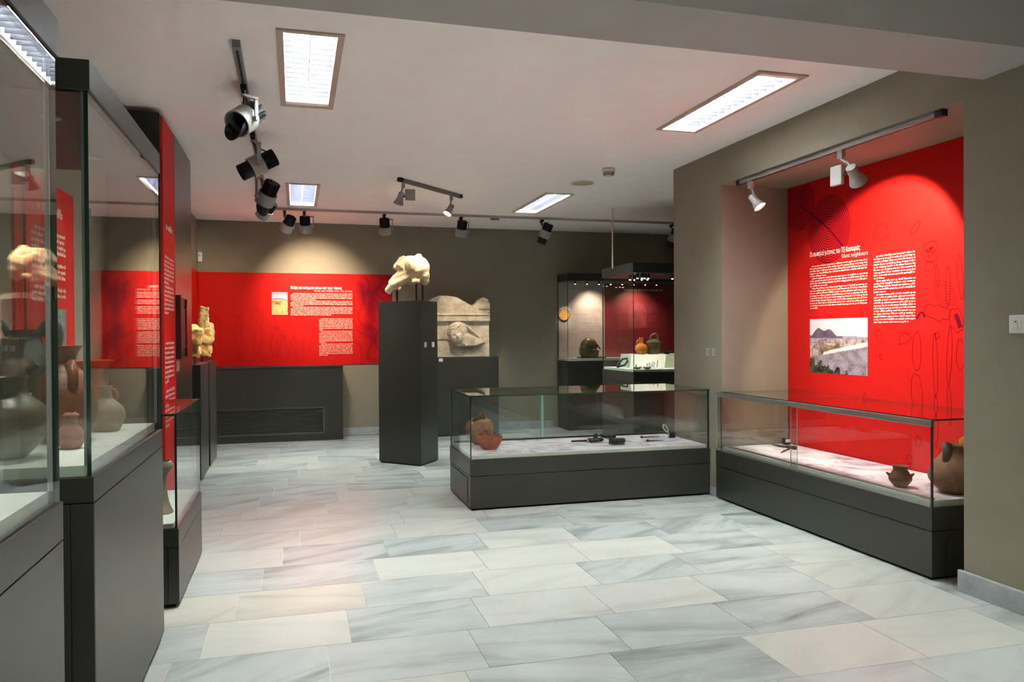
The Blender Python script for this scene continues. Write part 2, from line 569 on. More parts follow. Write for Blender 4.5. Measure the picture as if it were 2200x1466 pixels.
def sculpt(name, parts, vox, mats, parent, disp=0.0, dscale=8, smooth=3, fn=None):
    """organic solids: ellipsoids, tapered limbs and blocks fused into one skin"""
    bm = bmesh.new()
    for p in parts:
        if p[0] == 'e':
            _, c, r, rot = p
            q = bmesh.ops.create_icosphere(bm, subdivisions=3, radius=1)
            mt = Matrix.Translation(c) @ Matrix.Rotation(rot[2], 4, 'Z') @ Matrix.Rotation(rot[1], 4, 'Y') @ Matrix.Rotation(rot[0], 4, 'X') @ Matrix.Diagonal((r[0], r[1], r[2], 1))
        elif p[0] == 'b':
            _, c, r, rot = p
            q = bmesh.ops.create_cube(bm, size=2)
            mt = Matrix.Translation(c) @ Matrix.Rotation(rot[2], 4, 'Z') @ Matrix.Rotation(rot[1], 4, 'Y') @ Matrix.Rotation(rot[0], 4, 'X') @ Matrix.Diagonal((r[0], r[1], r[2], 1))
        else:
            _, a, b, ra, rb = p
            a, b = Vector(a), Vector(b)
            d = b - a
            q = bmesh.ops.create_cone(bm, cap_ends=True, segments=24, radius1=ra, radius2=rb, depth=d.length)
            mt = Matrix.Translation((a + b) / 2) @ d.to_track_quat('Z', 'Y').to_matrix().to_4x4()
        bmesh.ops.transform(bm, matrix=mt, verts=q['verts'])
    me = bpy.data.meshes.new(name)
    bm.to_mesh(me)
    bm.free()
    tmp = bpy.data.objects.new('sculpt_tmp', me)
    COL.objects.link(tmp)
    md = tmp.modifiers.new('r', 'REMESH')
    md.mode = 'VOXEL'
    md.voxel_size = vox
    md2 = tmp.modifiers.new('s', 'SMOOTH')
    md2.iterations = smooth
    dg = bpy.context.evaluated_depsgraph_get()
    ne = bpy.data.meshes.new_from_object(tmp.evaluated_get(dg))
    bpy.data.objects.remove(tmp)
    ne.update()
    nrm = [v.normal.copy() for v in ne.vertices]
    for v, nn in zip(ne.vertices, nrm):
        d = 0
        if disp:
            d += disp * noise.fractal(v.co * dscale, 1.0, 2.0, 4)
        if fn:
            d += fn(v.co, nn)
        v.co += nn * d
    ne.materials.clear()
    ne.materials.append(M[mats])
    for p in ne.polygons:
        p.use_smooth = True
    ne.name = name
    o = bpy.data.objects.new(name, ne)
    COL.objects.link(o)
    if parent:
        o.parent = parent
        ORG[o] = ORG.get(parent, Vector())
    return o


def copy_tree(o, parent=None):
    c = o.copy()
    COL.objects.link(c)
    c.parent = parent
    for ch in o.children:
        copy_tree(ch, c)
    return c


def lamp(name, loc, target, watts, deg, blend=0.5, col=WARM, size=0.03, parent=None):
    ld = bpy.data.lights.new(name, 'SPOT')
    ld.energy = watts * SPOT_W
    ld.spot_size = math.radians(deg)
    ld.spot_blend = blend
    ld.color = col
    ld.shadow_soft_size = size
    o = bpy.data.objects.new(name, ld)
    COL.objects.link(o)
    d = Vector(target) - Vector(loc)
    o.rotation_euler = d.to_track_quat('-Z', 'Y').to_euler()
    o.location = loc
    if parent:
        o.parent = parent
        o.location = Vector(loc) - ORG[parent]
    return o


# ================================================================== the room
ZC = 2.70                      # ceiling
YB = 10.08                     # back wall
XL, XR, XFAR = -1.14, 3.165, 6.2
YF = -2.6                      # wall behind the camera
NY0, NY1, NZ, NX = 3.066, 5.31, 2.422, 3.76      # niche in the right wall
YE = 6.088                      # far end of the right wall
LIGHTS = [(0.080, 4.35), (2.575, 4.29), (0.080, 8.10), (2.575, 8.00), (0.080, 0.55), (2.575, 0.55)]  # last two are out of view, added to light the front room
LW, LL = 0.157, 0.62           # half width and half length of a ceiling light

# floor: bed, then each marble tile
flo = structure('floor', box(XL - 0.1, XFAR + 0.1, YF - 0.1, YB + 0.1, -0.08, -0.004), 'grout')
ORG[flo] = Vector((0, 0, 0))
TX, TY = 0.5925, 0.3985
tile_me = None
tones = [(0.475, 0.495, 0.475, .85), (0.445, 0.468, 0.456, 1.0), (0.43, 0.452, 0.445, 1.0), (0.51, 0.508, 0.472, .4), (0.48, 0.495, 0.475, .7), (0.46, 0.482, 0.468, .95), (0.53, 0.523, 0.482, .25)]
rows = []
k0 = int(math.floor((YF - 2.878) / TY))
count = 0
rest = MB()
for k in range(k0, 40):
    y0 = 2.878 + k * TY
    if y0 > YB + 0.02:
        break
    x = (0.117 + 0.0985 * k) % TX - 3 * TX
    while x < XFAR:
        x0, x1, ya, yb = max(x, XL), min(x + TX, XFAR), max(y0, YF), min(y0 + TY, YB)
        full = x1 - x0 > TX - 1e-4 and yb - ya > TY - 1e-4
        seen = (-0.75 < x1 and x0 < 3.75 and y0 > 1.2 and (x0 < 3.1 or y0 > 5.8))
        if x1 - x0 > 0.03 and yb - ya > 0.03:
            g = 0.0013
            cxm, cym = (x0 + x1) / 2, (ya + yb) / 2
            if seen and count < 290:
                mb = box(-(x1 - x0) / 2 + g, (x1 - x0) / 2 - g, -(yb - ya) / 2 + g, (yb - ya) / 2 - g, -0.012, 0.0)
                if full and tile_me:
                    o = bpy.data.objects.new('floor_tile', tile_me)
                    COL.objects.link(o)
                    o.parent = flo
                else:
                    o = mb.build('floor_tile', 'marble', flo, world=False)
                    if full:
                        tile_me = o.data
                o.location = (cxm, cym, 0)
                rr = random.random()
                t = tones[random.randrange(len(tones))]
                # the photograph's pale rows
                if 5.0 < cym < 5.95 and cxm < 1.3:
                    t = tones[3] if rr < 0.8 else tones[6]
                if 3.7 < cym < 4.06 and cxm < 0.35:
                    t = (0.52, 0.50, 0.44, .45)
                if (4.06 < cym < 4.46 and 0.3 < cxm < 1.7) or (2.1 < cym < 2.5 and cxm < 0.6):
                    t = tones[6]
                o.color = (t[0], t[1], t[2], t[3])
                count += 1
            else:
                rest.box(x0 + g, x1 - g, ya + g, yb - g, -0.012, 0.0)
        x += TX
ro = rest.build('floor_tile_field', 'marble', flo)
ro['kind'] = 'stuff'
ro.color = (0.485, 0.50, 0.485, 0.7)

# ceiling with openings for the recessed lights
xs = sorted({XL, XFAR} | {c[0] + s * LW * 0.86 for c in LIGHTS for s in (-1, 1)})
ys = sorted({YF, YB} | {c[1] + s * LL * 0.96 for c in LIGHTS for s in (-1, 1)})
mb = MB()
for i in range(len(xs) - 1):
    for j in range(len(ys) - 1):
        cx, cy = (xs[i] + xs[i + 1]) / 2, (ys[j] + ys[j + 1]) / 2
        if any(abs(cx - a) < LW * 0.8 and abs(cy - b) < LL * 0.9 for a, b in LIGHTS):
            continue
        mb.box(xs[i], xs[i + 1], ys[j], ys[j + 1], ZC, ZC + 0.02)
mb.box(XL - .1, XFAR + .1, YF - .1, YB + .1, ZC + 0.16, ZC + 0.2)  # unseen slab over the ceiling, added to stop light leaking in
structure('ceiling', mb, 'ceiling')
structure('trim_1', box(XL, XR, 2.575, 2.953, 2.482, ZC), 'beam')['label'] = 'grey ceiling beam crossing the front of the room'

structure('wall_back', box(XL - 0.1, XFAR + 0.1, YB, YB + 0.12, 0, ZC), 'wall')
structure('wall_left', box(XL - 0.12, XL, YF, YB, 0, ZC), 'wall')
structure('wall_front', box(XL - 0.1, XFAR + 0.1, YF - 0.12, YF, 0, ZC), 'wall')
structure('wall_far_right', box(XFAR, XFAR + 0.12, YF, YB, 0, ZC), 'wall')
mb = MB()
mb.box(XR, 3.9, NY1, YE, 0, ZC)
mb.box(XR, 3.9, NY0, NY1, NZ, ZC)
mb.box(NX, 3.9, NY0, NY1, 0, NZ)
mb.box(XR, 3.9, YF, NY0, 0, ZC)
structure('wall_right', mb, 'wall')
structure('baseboard_right', box(XR - .022, XR, YF, 3.086, 0.0, 0.105), 'skirt', bevel=0.004)
structure('baseboard_back', box(XL, 3.4, YB - 0.018, YB, 0.0, 0.10), 'skirt', bevel=0.003)
structure('baseboard_end', box(XR - 0.006, XR, 5.365, YE, 0.0, 0.07), 'skirt', bevel=0.003)

# ================================================================== tall glass cases on the left
def tall_case(name, label, x0, x1, y0, y1, zb, zj, zg, zt, group):
    t = thing(name, label, 'display case', ((x0 + x1) / 2, (y0 + y1) / 2, 0), group)
    box(x0 + .03, x1 - .03, y0 + .03, y1 - .03, 0, 0.03).build('plinth', 'seam', t)
    box(x0 + .004, x1 - .004, y0 + .004, y1 - .004, 0.03, zj - 0.002).build('cabinet_body', 'seam', t)
    box(x1 - .005, x1, y0 + .006, y1 - .002, 0.03, zj - 0.004).build('front_panel', 'dark', t, 0.001)
    box(x0, x1 - .062, y0, y0 + .005, 0.03, zj - 0.004).build('end_panel', 'dark', t, 0.001)
    box(x1 - .058, x1 - .0005, y0, y0 + .0052, 0.03, zj - 0.004).build('corner_stile', 'dark', t, 0.001)
    box(x0, x1, y0, y1, zj, zb).build('base_band', 'dark', t, 0.0015)
    d = box(x0 + .03, x1 - .026, y0 + .022, y1 - .026, zb, zb + 0.03)
    d.mi = [0, 0, 1, 1, 1, 1]
    d.build('deck', ['deck', 'deckedge'], t)
    g = 0.011
    e = 0.006
    pane(x1 - e - g, x1 - e, y0 + e, y1 - e, zb, zg, t)
    pane(x0 + e, x1 - e - g, y0 + e, y0 + e + g, zb, zg, t)
    pane(x0 + e, x1 - e - g, y1 - e - g, y1 - e, zb, zg, t)
    pane(x0 + e, x0 + e + g, y0 + e + g, y1 - e - g, zb, zg, t)
    for yy in (y0 + e + g, y1 - e - g - 0.008):
        box(x1 - e - g - 0.010, x1 - e - g, yy, yy + 0.008, zb + .03, zg).build('corner_seal', 'seal', t)
    h = box(x0, x1, y0, y1, zg, zt).build('hood', 'dark', t, 0.0015)
    box(x0 + .02, x1 - .02, y0 + .02, y1 - .02, zg - 0.004, zg + .001).build('hood_lining', 'black', t)
    for yy in (y0 + .3, y1 - .3):
        MB().cyl(((x0 + x1) / 2 + .08, yy, zg - .012), ((x0 + x1) / 2 + .08, yy, zg - .003), .028, seg=20).build('downlight', 'seal', t)
        lamp('hood_beam', ((x0 + x1) / 2 + .08, yy, zg - .02), ((x0 + x1) / 2, yy, zb), 17, 95, .8, (1.0, .96, .88), .03, t)
    return t


tall_case('display_case', 'nearest tall glass display case, cut by the left edge of the picture', -1.06, -.546, 0.92, 2.10, .882, .79, 1.955, 2.047, 'tall glass cases along the left wall')
tcB = tall_case('display_case', 'tall glass display case full of brown pottery jars, second on the left', -1.06, -.546, 2.393, 3.552, .889, .818, 1.968, 2.052, 'tall glass cases along the left wall')

DZ = 0.919
ri = tag(box(-1.04, -.882, 2.72, 3.50, DZ, 1.078).build('riser', 'deck', None, 0.002), 'white riser block at the back of the pottery case', 'riser')


def pot(name, label, cat, loc, prof, mats, th=0.006, rz=0, group=None, wob=0.0, rim=None, handles=(), extra=None, seg=44, seed=0, tilt=None):
    t = thing(name, label, cat, loc, group, rz)
    inner = [(max(r - th, 0.004), z) for r, z in reversed(prof) if z > prof[0][1] + th]
    full = [(prof[0][0] * 0.6, prof[0][1])] + list(prof) + inner + [(0.003, prof[0][1] + th)]
    # catmull-rom on the outside to round it
    out = []
    P = list(prof)
    for i in range(len(P) - 1):
        a, b, c, d = P[max(i - 1, 0)], P[i], P[i + 1], P[min(i + 2, len(P) - 1)]
        for s in range(4):
            u = s / 4
            out.append(tuple(0.5 * (2 * b[q] + (c[q] - a[q]) * u + (2 * a[q] - 5 * b[q] + 4 * c[q] - d[q]) * u * u + (3 * b[q] - a[q] - 3 * c[q] + d[q]) * u ** 3) for q in (0, 1)))
    out.append(P[-1])
    inn = [(max(r - th, 0.003), z) for r, z in reversed(out) if z > P[0][1] + th]
    full = [(P[0][0] * 0.55, P[0][1] + 0.001)] + out + inn + [(0.002, P[0][1] + th)]
    body = MB().lathe(full, seg=seg, wob=wob, rim=rim, seed=seed).build('body', mats, t, world=False)
    for pts, r in handles:
        hb = MB()
        n = 14
        cr = []
        for i in range(len(pts) - 1):
            a, b, c, d = [Vector(pts[max(0, min(len(pts) - 1, q))]) for q in (i - 1, i, i + 1, i + 2)]
            for s in range(5):
                u = s / 5
                cr.append(0.5 * (2 * b + (c - a) * u + (2 * a - 5 * b + 4 * c - d) * u * u + (3 * b - a - 3 * c + d) * u ** 3))
        cr.append(Vector(pts[-1]))
        hb.tube(cr, r, 10)
        hb.build('handle', mats, t, world=False)
    if extra:
        extra(t)
    if tilt:
        t.rotation_euler = tilt
    return t


def jag(base, amp, freq, seed, gap=None):
    def f(a):
        v = base + amp * (nz(math.cos(a) * freq, math.sin(a) * freq, seed) * 1.3 + 0.5 * nz(math.cos(a) * freq * 3.1, math.sin(a) * freq * 3.1, seed + 5))
        if gap:
            for (g0, wd, dep) in gap:
                d = abs((a - g0 + PI) % (2 * PI) - PI)
                if d < wd:
                    v -= dep * (1 - (d / wd) ** 2)
        return v
    return f


# pottery in the second case
pot('storage_jar', 'olive brown wide-bellied clay jar at the front left of the pottery case', 'jar', (-.835, 2.62, DZ),
    [(.045, 0), (.062, .01), (.105, .06), (.122, .105), (.108, .15), (.07, .185), (.056, .205), (.058, .235), (.066, .245)], 'olive', wob=.02)


def amber_neck(t):
    MB().tube([(.025, -.03, .262), (.035, -.052, .272), (.045, -.066, .235), (.045, -.078, .19)], .016, 8).build('handle', 'amber', t, world=False)


pot('cracked_amphora', 'large cracked amber-brown jar with a flaring spout, centre of the pottery case', 'jar', (-.773, 3.0, DZ),
    [(.055, 0), (.07, .01), (.098, .06), (.104, .12), (.096, .175), (.068, .228), (.042, .258), (.036, .282), (.045, .31), (.06, .332)], 'amber', wob=.03, extra=amber_neck)
pot('clay_jug', 'small reddish clay jug with a knobbed neck in front of the large cracked jar', 'jug', (-.703, 2.80, DZ),
    [(.024, 0), (.03, .004), (.041, .03), (.039, .052), (.023, .076), (.018, .085), (.019, .1), (.024, .108), (.015, .117)], 'pinkclay', wob=.03)
pot('ribbed_bottle', 'beige grey ribbed clay bottle with narrow neck at the far end of the pottery case', 'bottle', (-.702, 3.285, DZ),
    [(.036, 0), (.046, .005), (.063, .042), (.066, .062), (.058, .09), (.035, .113), (.023, .126), (.019, .146), (.018, .164), (.024, .173)], 'beigeclay')
pot('flared_jar', 'clay jar with a very wide flaring mouth behind the ribbed bottle', 'jar', (-.80, 3.44, DZ),
    [(.04, 0), (.055, .008), (.078, .06), (.083, .11), (.07, .16), (.045, .2), (.05, .22), (.075, .25), (.095, .268)], 'terracotta',
    handles=[([(.07, -.02, .15), (.1, -.035, .15), (.112, -.04, .125), (.1, -.035, .1), (.075, -.02, .098)], .007)])
pot('two_handled_jar', 'dark grey two-handled clay jar with tall looped handles on the white riser', 'jar', (-.962, 3.24, 1.078),
    [(.045, 0), (.06, .006), (.098, .07), (.104, .1), (.09, .135), (.06, .18), (.052, .205), (.056, .225), (.06, .23)], 'greyclay',
    handles=[([(-.05, 0, .21), (-.075, 0, .255), (-.105, 0, .26), (-.118, 0, .215), (-.1, 0, .14)], .016),
             ([(.05, 0, .21), (.07, 0, .252), (.1, 0, .258), (.112, 0, .21), (.095, 0, .14)], .016)])
pot('spouted_jug', 'dark brown clay jug with a short side spout on the white riser', 'jug', (-.922, 2.95, 1.078),
    [(.036, 0), (.045, .005), (.068, .05), (.07, .075), (.055, .11), (.04, .135), (.042, .17), (.052, .2)], 'brown', wob=.02,
    extra=lambda t: MB().cyl((.055, -.015, .085), (.085, -.02, .115), .016, .012, 12).build('spout', 'brown', t, world=False))

# low case beyond the tall ones
lc = thing('low_display_case', 'low glass display case on a dark base in front of the red partition', 'display case', (-.79, 4.38, 0))
x0, x1, y0, y1 = -1.05, -.537, 3.93, 4.845
box(x0 + .02, x1 - .02, y0 + .02, y1 - .02, 0, 0.02).build('plinth', 'seam', lc)
box(x0, x1 - .05, y0, y1, .02, .285).build('cabinet_body', 'dark', lc, .001)
box(x1 - .047, x1, y0, y1, .02, .285).build('front_panel', 'dark', lc, .001)
box(x0, x1, y0, y1, .288, .373).build('base_band', 'dark', lc, .0015)
d = box(x0 + .03, x1 - .026, y0 + .022, y1 - .026, .373, .395)
d.mi = [0, 0, 1, 1, 1, 1]
d.build('deck', ['deck', 'deckedge'], lc)
for a in ((x1 - .016, x1 - .006, y0 + .006, y1 - .006, .373, .905), (x0 + .006, x1 - .016, y0 + .006, y0 + .016, .373, .905),
          (x0 + .006, x1 - .016, y1 - .016, y1 - .006, .373, .905), (x0 + .006, x0 + .016, y0 + .016, y1 - .016, .373, .905),
          (x0 + .004, x1 - .004, y0 + .004, y1 - .004, .905, .917)):
    pane(*a, lc)
pot('clay_stand', 'pale clay stand with a swelling top inside the low glass case', 'pot', (-.647, 4.2, .395),
    [(.045, 0), (.05, .008), (.032, .05), (.021, .12), (.023, .19), (.046, .222), (.052, .242), (.042, .262)], 'beigeclay')

# left wall: printed panels
frL = Fr((XL, 0, 0), (0, 1, 0), (1, 0, 0))
t = thing('wall_panel', 'red printed text panel on the left wall behind the pottery case', 'information panel', (XL, 4.13, 0.5), 'red printed wall panels')
slab(frL, 3.68, 4.58, .5, 2.02, 0.0, 0.012).build('board', 'red', t)
words(frL, 3.88, 4.38, 1.925, 1.855, 1, .0135, 'pale_ink', t, 2, (), 1.0, 'title')
words(frL, 3.89, 4.42, 1.80, 1.44, 12, .0135, 'text_ink', t, 3, (4, 8))
words(frL, 4.02, 4.42, 1.16, .75, 12, .0135, 'text_ink', t, 4, (5,))


def pic_bw(a, b):
    g = 0.32 + 0.3 * nz(a * 6, b * 2.2, 3) + 0.25 * nz(a * 22, b * 7, 9) + .12 * math.sin(a * 19)
    return mixc(rgb(40, 38, 40), rgb(176, 168, 160), g + .2)


picture('photograph', frL, 4.1, 4.42, 1.22, 1.42, 30, 26, pic_bw, .0135, t)

t = thing('wall_panel', 'narrow red panel strip turning the far left corner of the room', 'information panel', (XL, 9.4, .9), 'red printed wall panels')
slab(frL, 8.2, 10.06, .915, 2.065, 0, .010).build('board', 'red', t)
words(frL, 9.02, 9.42, 1.66, 1.30, 10, .0115, 'text_ink', t, 8, (4,))

# partition with the red text board and the recessed screen
pt = thing('partition', 'tall dark lacquered partition with a red text board and a recessed screen', 'partition', (-.95, 5.9, 0))
box(-1.1, -.80, 5.20, 6.575, 0, 2.665).build('carcass', 'black', pt, .003)
frP = Fr((-.80, 0, 0), (0, 1, 0), (1, 0, 0))
slab(frP, 5.23, 5.715, .02, 2.655, 0, .012).build('text_board', 'red', pt)
b = MB()
for (u0, u1, v0, v1) in ((5.72, 6.575, 1.56, 2.66), (5.72, 6.575, 0, 1.13), (6.30, 6.575, 1.13, 1.56), (5.72, 5.78, 1.13, 1.56)):
    slab(frP, u0, u1, v0, v1, 0, .012, b)
b.build('lacquer_board', 'darkbrown', pt)
slab(frP, 5.72, 5.765, 1.125, 1.565, .012, .045).build('screen_hood', 'black', pt)
slab(frP, 6.25, 6.30, 1.18, 1.50, .0, .014).build('screen_edge', 'black', pt)
slab(frP, 5.86, 6.25, 1.19, 1.49, -.002, .006).build('screen', 'wine', pt)
for u in (5.75, 5.82):
    slab(frP, u, u + .035, 1.04, 1.11, .012, .0135).build('label_plate', 'label', pt)
words(frP, 5.25, 5.62, 2.02, 1.95, 1, .0135, 'white_ink', pt, 10, (), 1.0, 'title')
words(frP, 5.25, 5.64, 1.80, 1.42, 14, .0135, 'text_ink', pt, 11, (6,))
words(frP, 5.25, 5.64, 1.255, .98, 9, .0135, 'text_ink', pt, 12, ())
words(frP, 5.25, 5.64, .95, .70, 8, .0135, 'text_ink', pt, 13, ())

# pedestals with the sandstone fragments
for k, (y0, y1, lab) in enumerate(((7.30, 7.92, 'nearer dark narrow pedestal beyond the partition'), (8.07, 8.70, 'farther dark narrow pedestal in front of the convector cabinet'))):
    t = thing('pedestal', lab, 'pedestal', (-1.02, (y0 + y1) / 2, 0), 'dark pedestals with sandstone fragments')
    box(-1.10, -.808, y0, y1, .012, 1.03).build('body', 'dark', t, .0015)
    box(-1.08, -.828, y0 + .02, y1 - .02, 0, .012).build('plinth', 'seam', t)


def stone_thing(name, label, base, parts, vox, mats, rods, disp, fn=None, cat='sculpture', rodr=.008):
    t = thing(name, label, cat, base)
    sculpt('stone', parts, vox, mats, t, disp, 14, 2, fn)
    for (a, bt) in rods:
        MB().cyl((a[0], a[1], 0), (a[0], a[1], bt), rodr, seg=12).cyl((a[0], a[1], 0), (a[0], a[1], .006), rodr * 2.2, seg=14).build('support_rod', 'rod', t, world=False)
    return t


stone_thing('stone_fragment', 'carved sandstone fragment on the nearer narrow pedestal', (-.91, 7.58, 1.03),
            [('b', (0, 0, .25), (.085, .12, .07), (0, .1, .1)), ('b', (0.01, 0, .13), (.055, .09, .08), (0, 0, 0)), ('e', (0, -.03, .31), (.06, .08, .05), (0, 0, 0)), ('b', (-.04, 0, .1), (.05, .09, .07), (0, .3, 0))],
            .011, 'sandstone', [((.035, -.09), .07), ((-.02, .05), .08)], .02)
stone_thing('stone_fragment', 'upright sandstone fragment with a tall spike on the farther pedestal', (-.893, 8.36, 1.03),
            [('b', (.0, 0, .43), (.042, .06, .12), (0, .06, .2)), ('b', (.01, 0, .26), (.075, .1, .075), (0, 0, .1)), ('b', (.06, .0, .3), (.035, .07, .09), (0, 0, 0)), ('b', (.02, 0, .13), (.05, .08, .09), (0, .05, 0)), ('e', (.0, 0, .5), (.032, .05, .06), (0, 0, 0))],
            .012, 'sandstone', [((.04, -.06), .07), ((-.02, .05), .07)], .016)

# convector cabinet under the back panel
t = thing('convector_cabinet', 'long dark convector cabinet with a slatted grille below the red back panel', 'cabinet', (-.25, 9.9, 0))
x0, x1, y0, y1 = -1.13, .558, 9.745, YB - .002
vx0, vx1, vz0, vz1 = -1.02, .32, .10, .395
b = MB()
b.box(x0, x1, y0, y0 + .012, vz1, .885).box(x0, x1, y0, y0 + .012, .0, vz0).box(x0, vx0, y0, y0 + .012, vz0, vz1).box(vx1, x1, y0, y0 + .012, vz0, vz1)
b.box(x0, x1, y0 + .012, y1, .0, .02).box(x1 - .012, x1, y0 + .012, y1, .02, .885).box(x0, x0 + .012, y0 + .012, y1, .02, .885).box(x0, x1, y0 + .1, y1, .03, .885)
b.build('body', 'dark', t)
box(x0, x1 + .004, y0 - .006, y1, .886, .916).build('top', 'dark', t, .003)
fb = MB()
for a in ((vx0 - .02, vx1 + .02, vz1, vz1 + .018), (vx0 - .02, vx1 + .02, vz0 - .018, vz0), (vx0 - .02, vx0, vz0, vz1), (vx1, vx1 + .02, vz0, vz1)):
    fb.box(a[0], a[1], y0 - .008, y0 + .002, a[2], a[3])
fb.build('grille_frame', 'grille', t)
sl = MB()
sl.add([(vx0, -.006, -.004), (vx1, -.006, -.004), (vx1, .024, .006), (vx0, .024, .006), (vx0, -.006, .002), (vx1, -.006, .002), (vx1, .024, .010), (vx0, .024, .010)],
       [(0, 3, 2, 1), (4, 5, 6, 7), (0, 1, 5, 4), (1, 2, 6, 5), (2, 3, 7, 6), (3, 0, 4, 7)])
first = sl.build('grille_slat', 'grille', t, world=False)
ns = 17
for k in range(ns):
    o = first if k == 0 else first.copy()
    if k:
        COL.objects.link(o)
        o.parent = t
    o.location = (-ORG[t].x, y0 + .004 - ORG[t].y, vz0 + (k + .45) * (vz1 - vz0) / ns)

# red panel on the back wall
frB = Fr((0, YB, 0), (1, 0, 0), (0, -1, 0))
RED = (0.60, 0.013, 0.011)


def back_print(a, b):
    X_, Z_ = a, b
    d = 0.0
    # faint standing figures on a pale ground line
    for (cx, top, wd, s) in ((.085, .50, .012, .25), (.195, .52, .012, .35), (.205, .40, .010, .2), (.285, .60, .020, .3), (.29, .46, .012, .2), (.375, .52, .013, .35), (.385, .40, .016, .45), (.425, .30, .02, .3), (.455, .42, .018, .35), (.50, .44, .02, .3), (.535, .40, .016, .25)):
        if abs(X_ - cx) < .06:
            bodyw = wd * (1 + .5 * math.sin((top - Z_) * 9))
            q = abs(X_ - cx - .006 * math.sin(Z_ * 22 + cx * 50))
            if Z_ < top - .03 and Z_ > .06 + .1 * abs(nz(cx * 40, 1, 1)):
                d += s * .55 * math.exp(-((q - bodyw) / .0035) ** 2)
                d += s * .30 * max(0, nz(X_ * 90, Z_ * 38, cx * 9)) * (1 if q < bodyw else 0)
            hd = ((X_ - cx) / .009) ** 2 + ((Z_ - top) / .022) ** 2
            d += s * 1.2 * math.exp(-hd) * (.7 + .6 * nz(X_ * 160, Z_ * 80, 3))
    # draped relief at the right-hand end
    if X_ > .74:
        u = (X_ - .74) / .26
        wx = X_ * 30 + 2.2 * nz(X_ * 9, Z_ * 5, 11)
        wz = Z_ * 13 + 2.2 * nz(X_ * 9, Z_ * 5, 17)
        ridge = 1 - abs(nz(wx * .55 + wz * .25, wz * .28 - wx * .1, 5)) * 3.2
        blob_ = nz(u * 2.6, Z_ * 3.1, 7) + .22
        d += sm_(0, .35, u) * (.75 * max(0, blob_) + .35 * max(0, ridge) ** 2)
    return mixc(RED, (0.12, 0.003, 0.016), min(.85, d))


def sm_(a, b, t):
    t = max(0, min(1, (t - a) / (b - a)))
    return t * t * (3 - 2 * t)


t = thing('wall_panel', 'wide red text panel with a small landscape photo on the back wall', 'information panel', (0, YB, .9), 'red printed wall panels')
slab(frB, XL + .012, 1.21, .915, 2.065, 0, .010).build('board', 'red', t)
picture('printed_face', frB, XL + .012, 1.21, .915, 2.065, 260, 120, back_print, .011, t)
text('Θλίψη και αινίγματα πάνω από τους τάφους', frB, -.055, 1.858, .63, .048, .0125, 'white_ink', t, 'title', .016)
text('Grief and riddles over the graves', frB, .232, 1.826, .468, .036, .0125, 'pale_ink', t, 'subtitle', .008)
words(frB, -.055, .705, 1.822, 1.535, 15, .0125, 'text_ink', t, 21, (4, 8), .65)
words(frB, .288, .705, 1.505, 1.025, 24, .0125, 'text_ink', t, 22, (7, 15), .25)


def pic_hill(a, b):
    h = .7 + .05 * math.sin(a * 3) - .06 * a
    n = nz(a * 7, b * 7, 2) * .5 + nz(a * 23, b * 23, 5) * .25
    if b > h:
        return mixc(rgb(196, 190, 206), rgb(130, 120, 160), (b - h) * 2.5 + n * .3)
    if b > h - .04:
        return rgb(104, 96, 140)
    return mixc(rgb(222, 190, 130), rgb(130, 92, 60), .35 + n + (.4 if .45 < b < .62 and a < .6 else -.2))


picture('photograph', frB, -.28, -.09, 1.545, 1.828, 34, 48, pic_hill, .0125, t)

s = thing('motion_sensor', 'small white motion sensor high in the back left corner', 'sensor', (-1.1, YB, 2.24))
box(-1.135, -1.085, YB - .022, YB, 2.185, 2.305).build('housing', 'plastic', s, .008)
MB().lathe([(.002, 0), (.014, .002), (.012, .008), (.002, .012)], seg=16).build('lens', 'label', s, world=False)
s.children[-1].rotation_euler = (PI / 2, 0, 0)
s.children[-1].location = (-.01, -.021, .02)

# ================================================================== tall pedestal with the torso
t = thing('pedestal', 'tall dark pedestal turned on edge, carrying the draped marble torso', 'pedestal', (1.11, 7.83, 0))
P0, P1, P2 = Vector((.803, 7.86, 0)), Vector((1.167, 7.49, 0)), Vector((1.392, 7.79, 0))
P3 = Vector((P0.x + P2.x - P1.x, P0.y + P2.y - P1.y, 0))
cc = (P0 + P2) / 2
q = [P0, P1, P2, P3]
v = [(p.x, p.y, .012) for p in q] + [(p.x, p.y, 1.618) for p in q]
MB().add(v, [(3, 2, 1, 0), (4, 5, 6, 7), (0, 1, 5, 4), (1, 2, 6, 5), (2, 3, 7, 6), (3, 0, 4, 7)]).build('body', 'dark', t, .0015)
v = [tuple(cc + (p - cc) * .95) for p in q]
MB().add(v + [(a, b_, .012) for a, b_, c_ in v], [(3, 2, 1, 0), (4, 5, 6, 7), (0, 1, 5, 4), (1, 2, 6, 5), (2, 3, 7, 6), (3, 0, 4, 7)]).build('plinth', 'seam', t)
frp = Fr(P1, (P2 - P1).normalized(), (P2 - P1).normalized().cross(Vector((0, 0, 1))))
L = (P2 - P1).length
for u in (.22, .66):
    slab(frp, L * u, L * u + .055, 1.16, 1.21, .0, .002).build('label_plate', 'label', t)


def fold(co, n):
    w_ = max(0, min(1, (.30 - co.z) * 6 + .3)) if co.x < .05 else .35
    return w_ * .007 * math.sin(70 * (co.x * .55 - co.z * .65 + .04 * math.sin(co.z * 12))) - (.010 * math.exp(-((co.z - .40 + (co.x - .05) * .4) / .012) ** 2) if -.04 < co.x < .10 else 0)


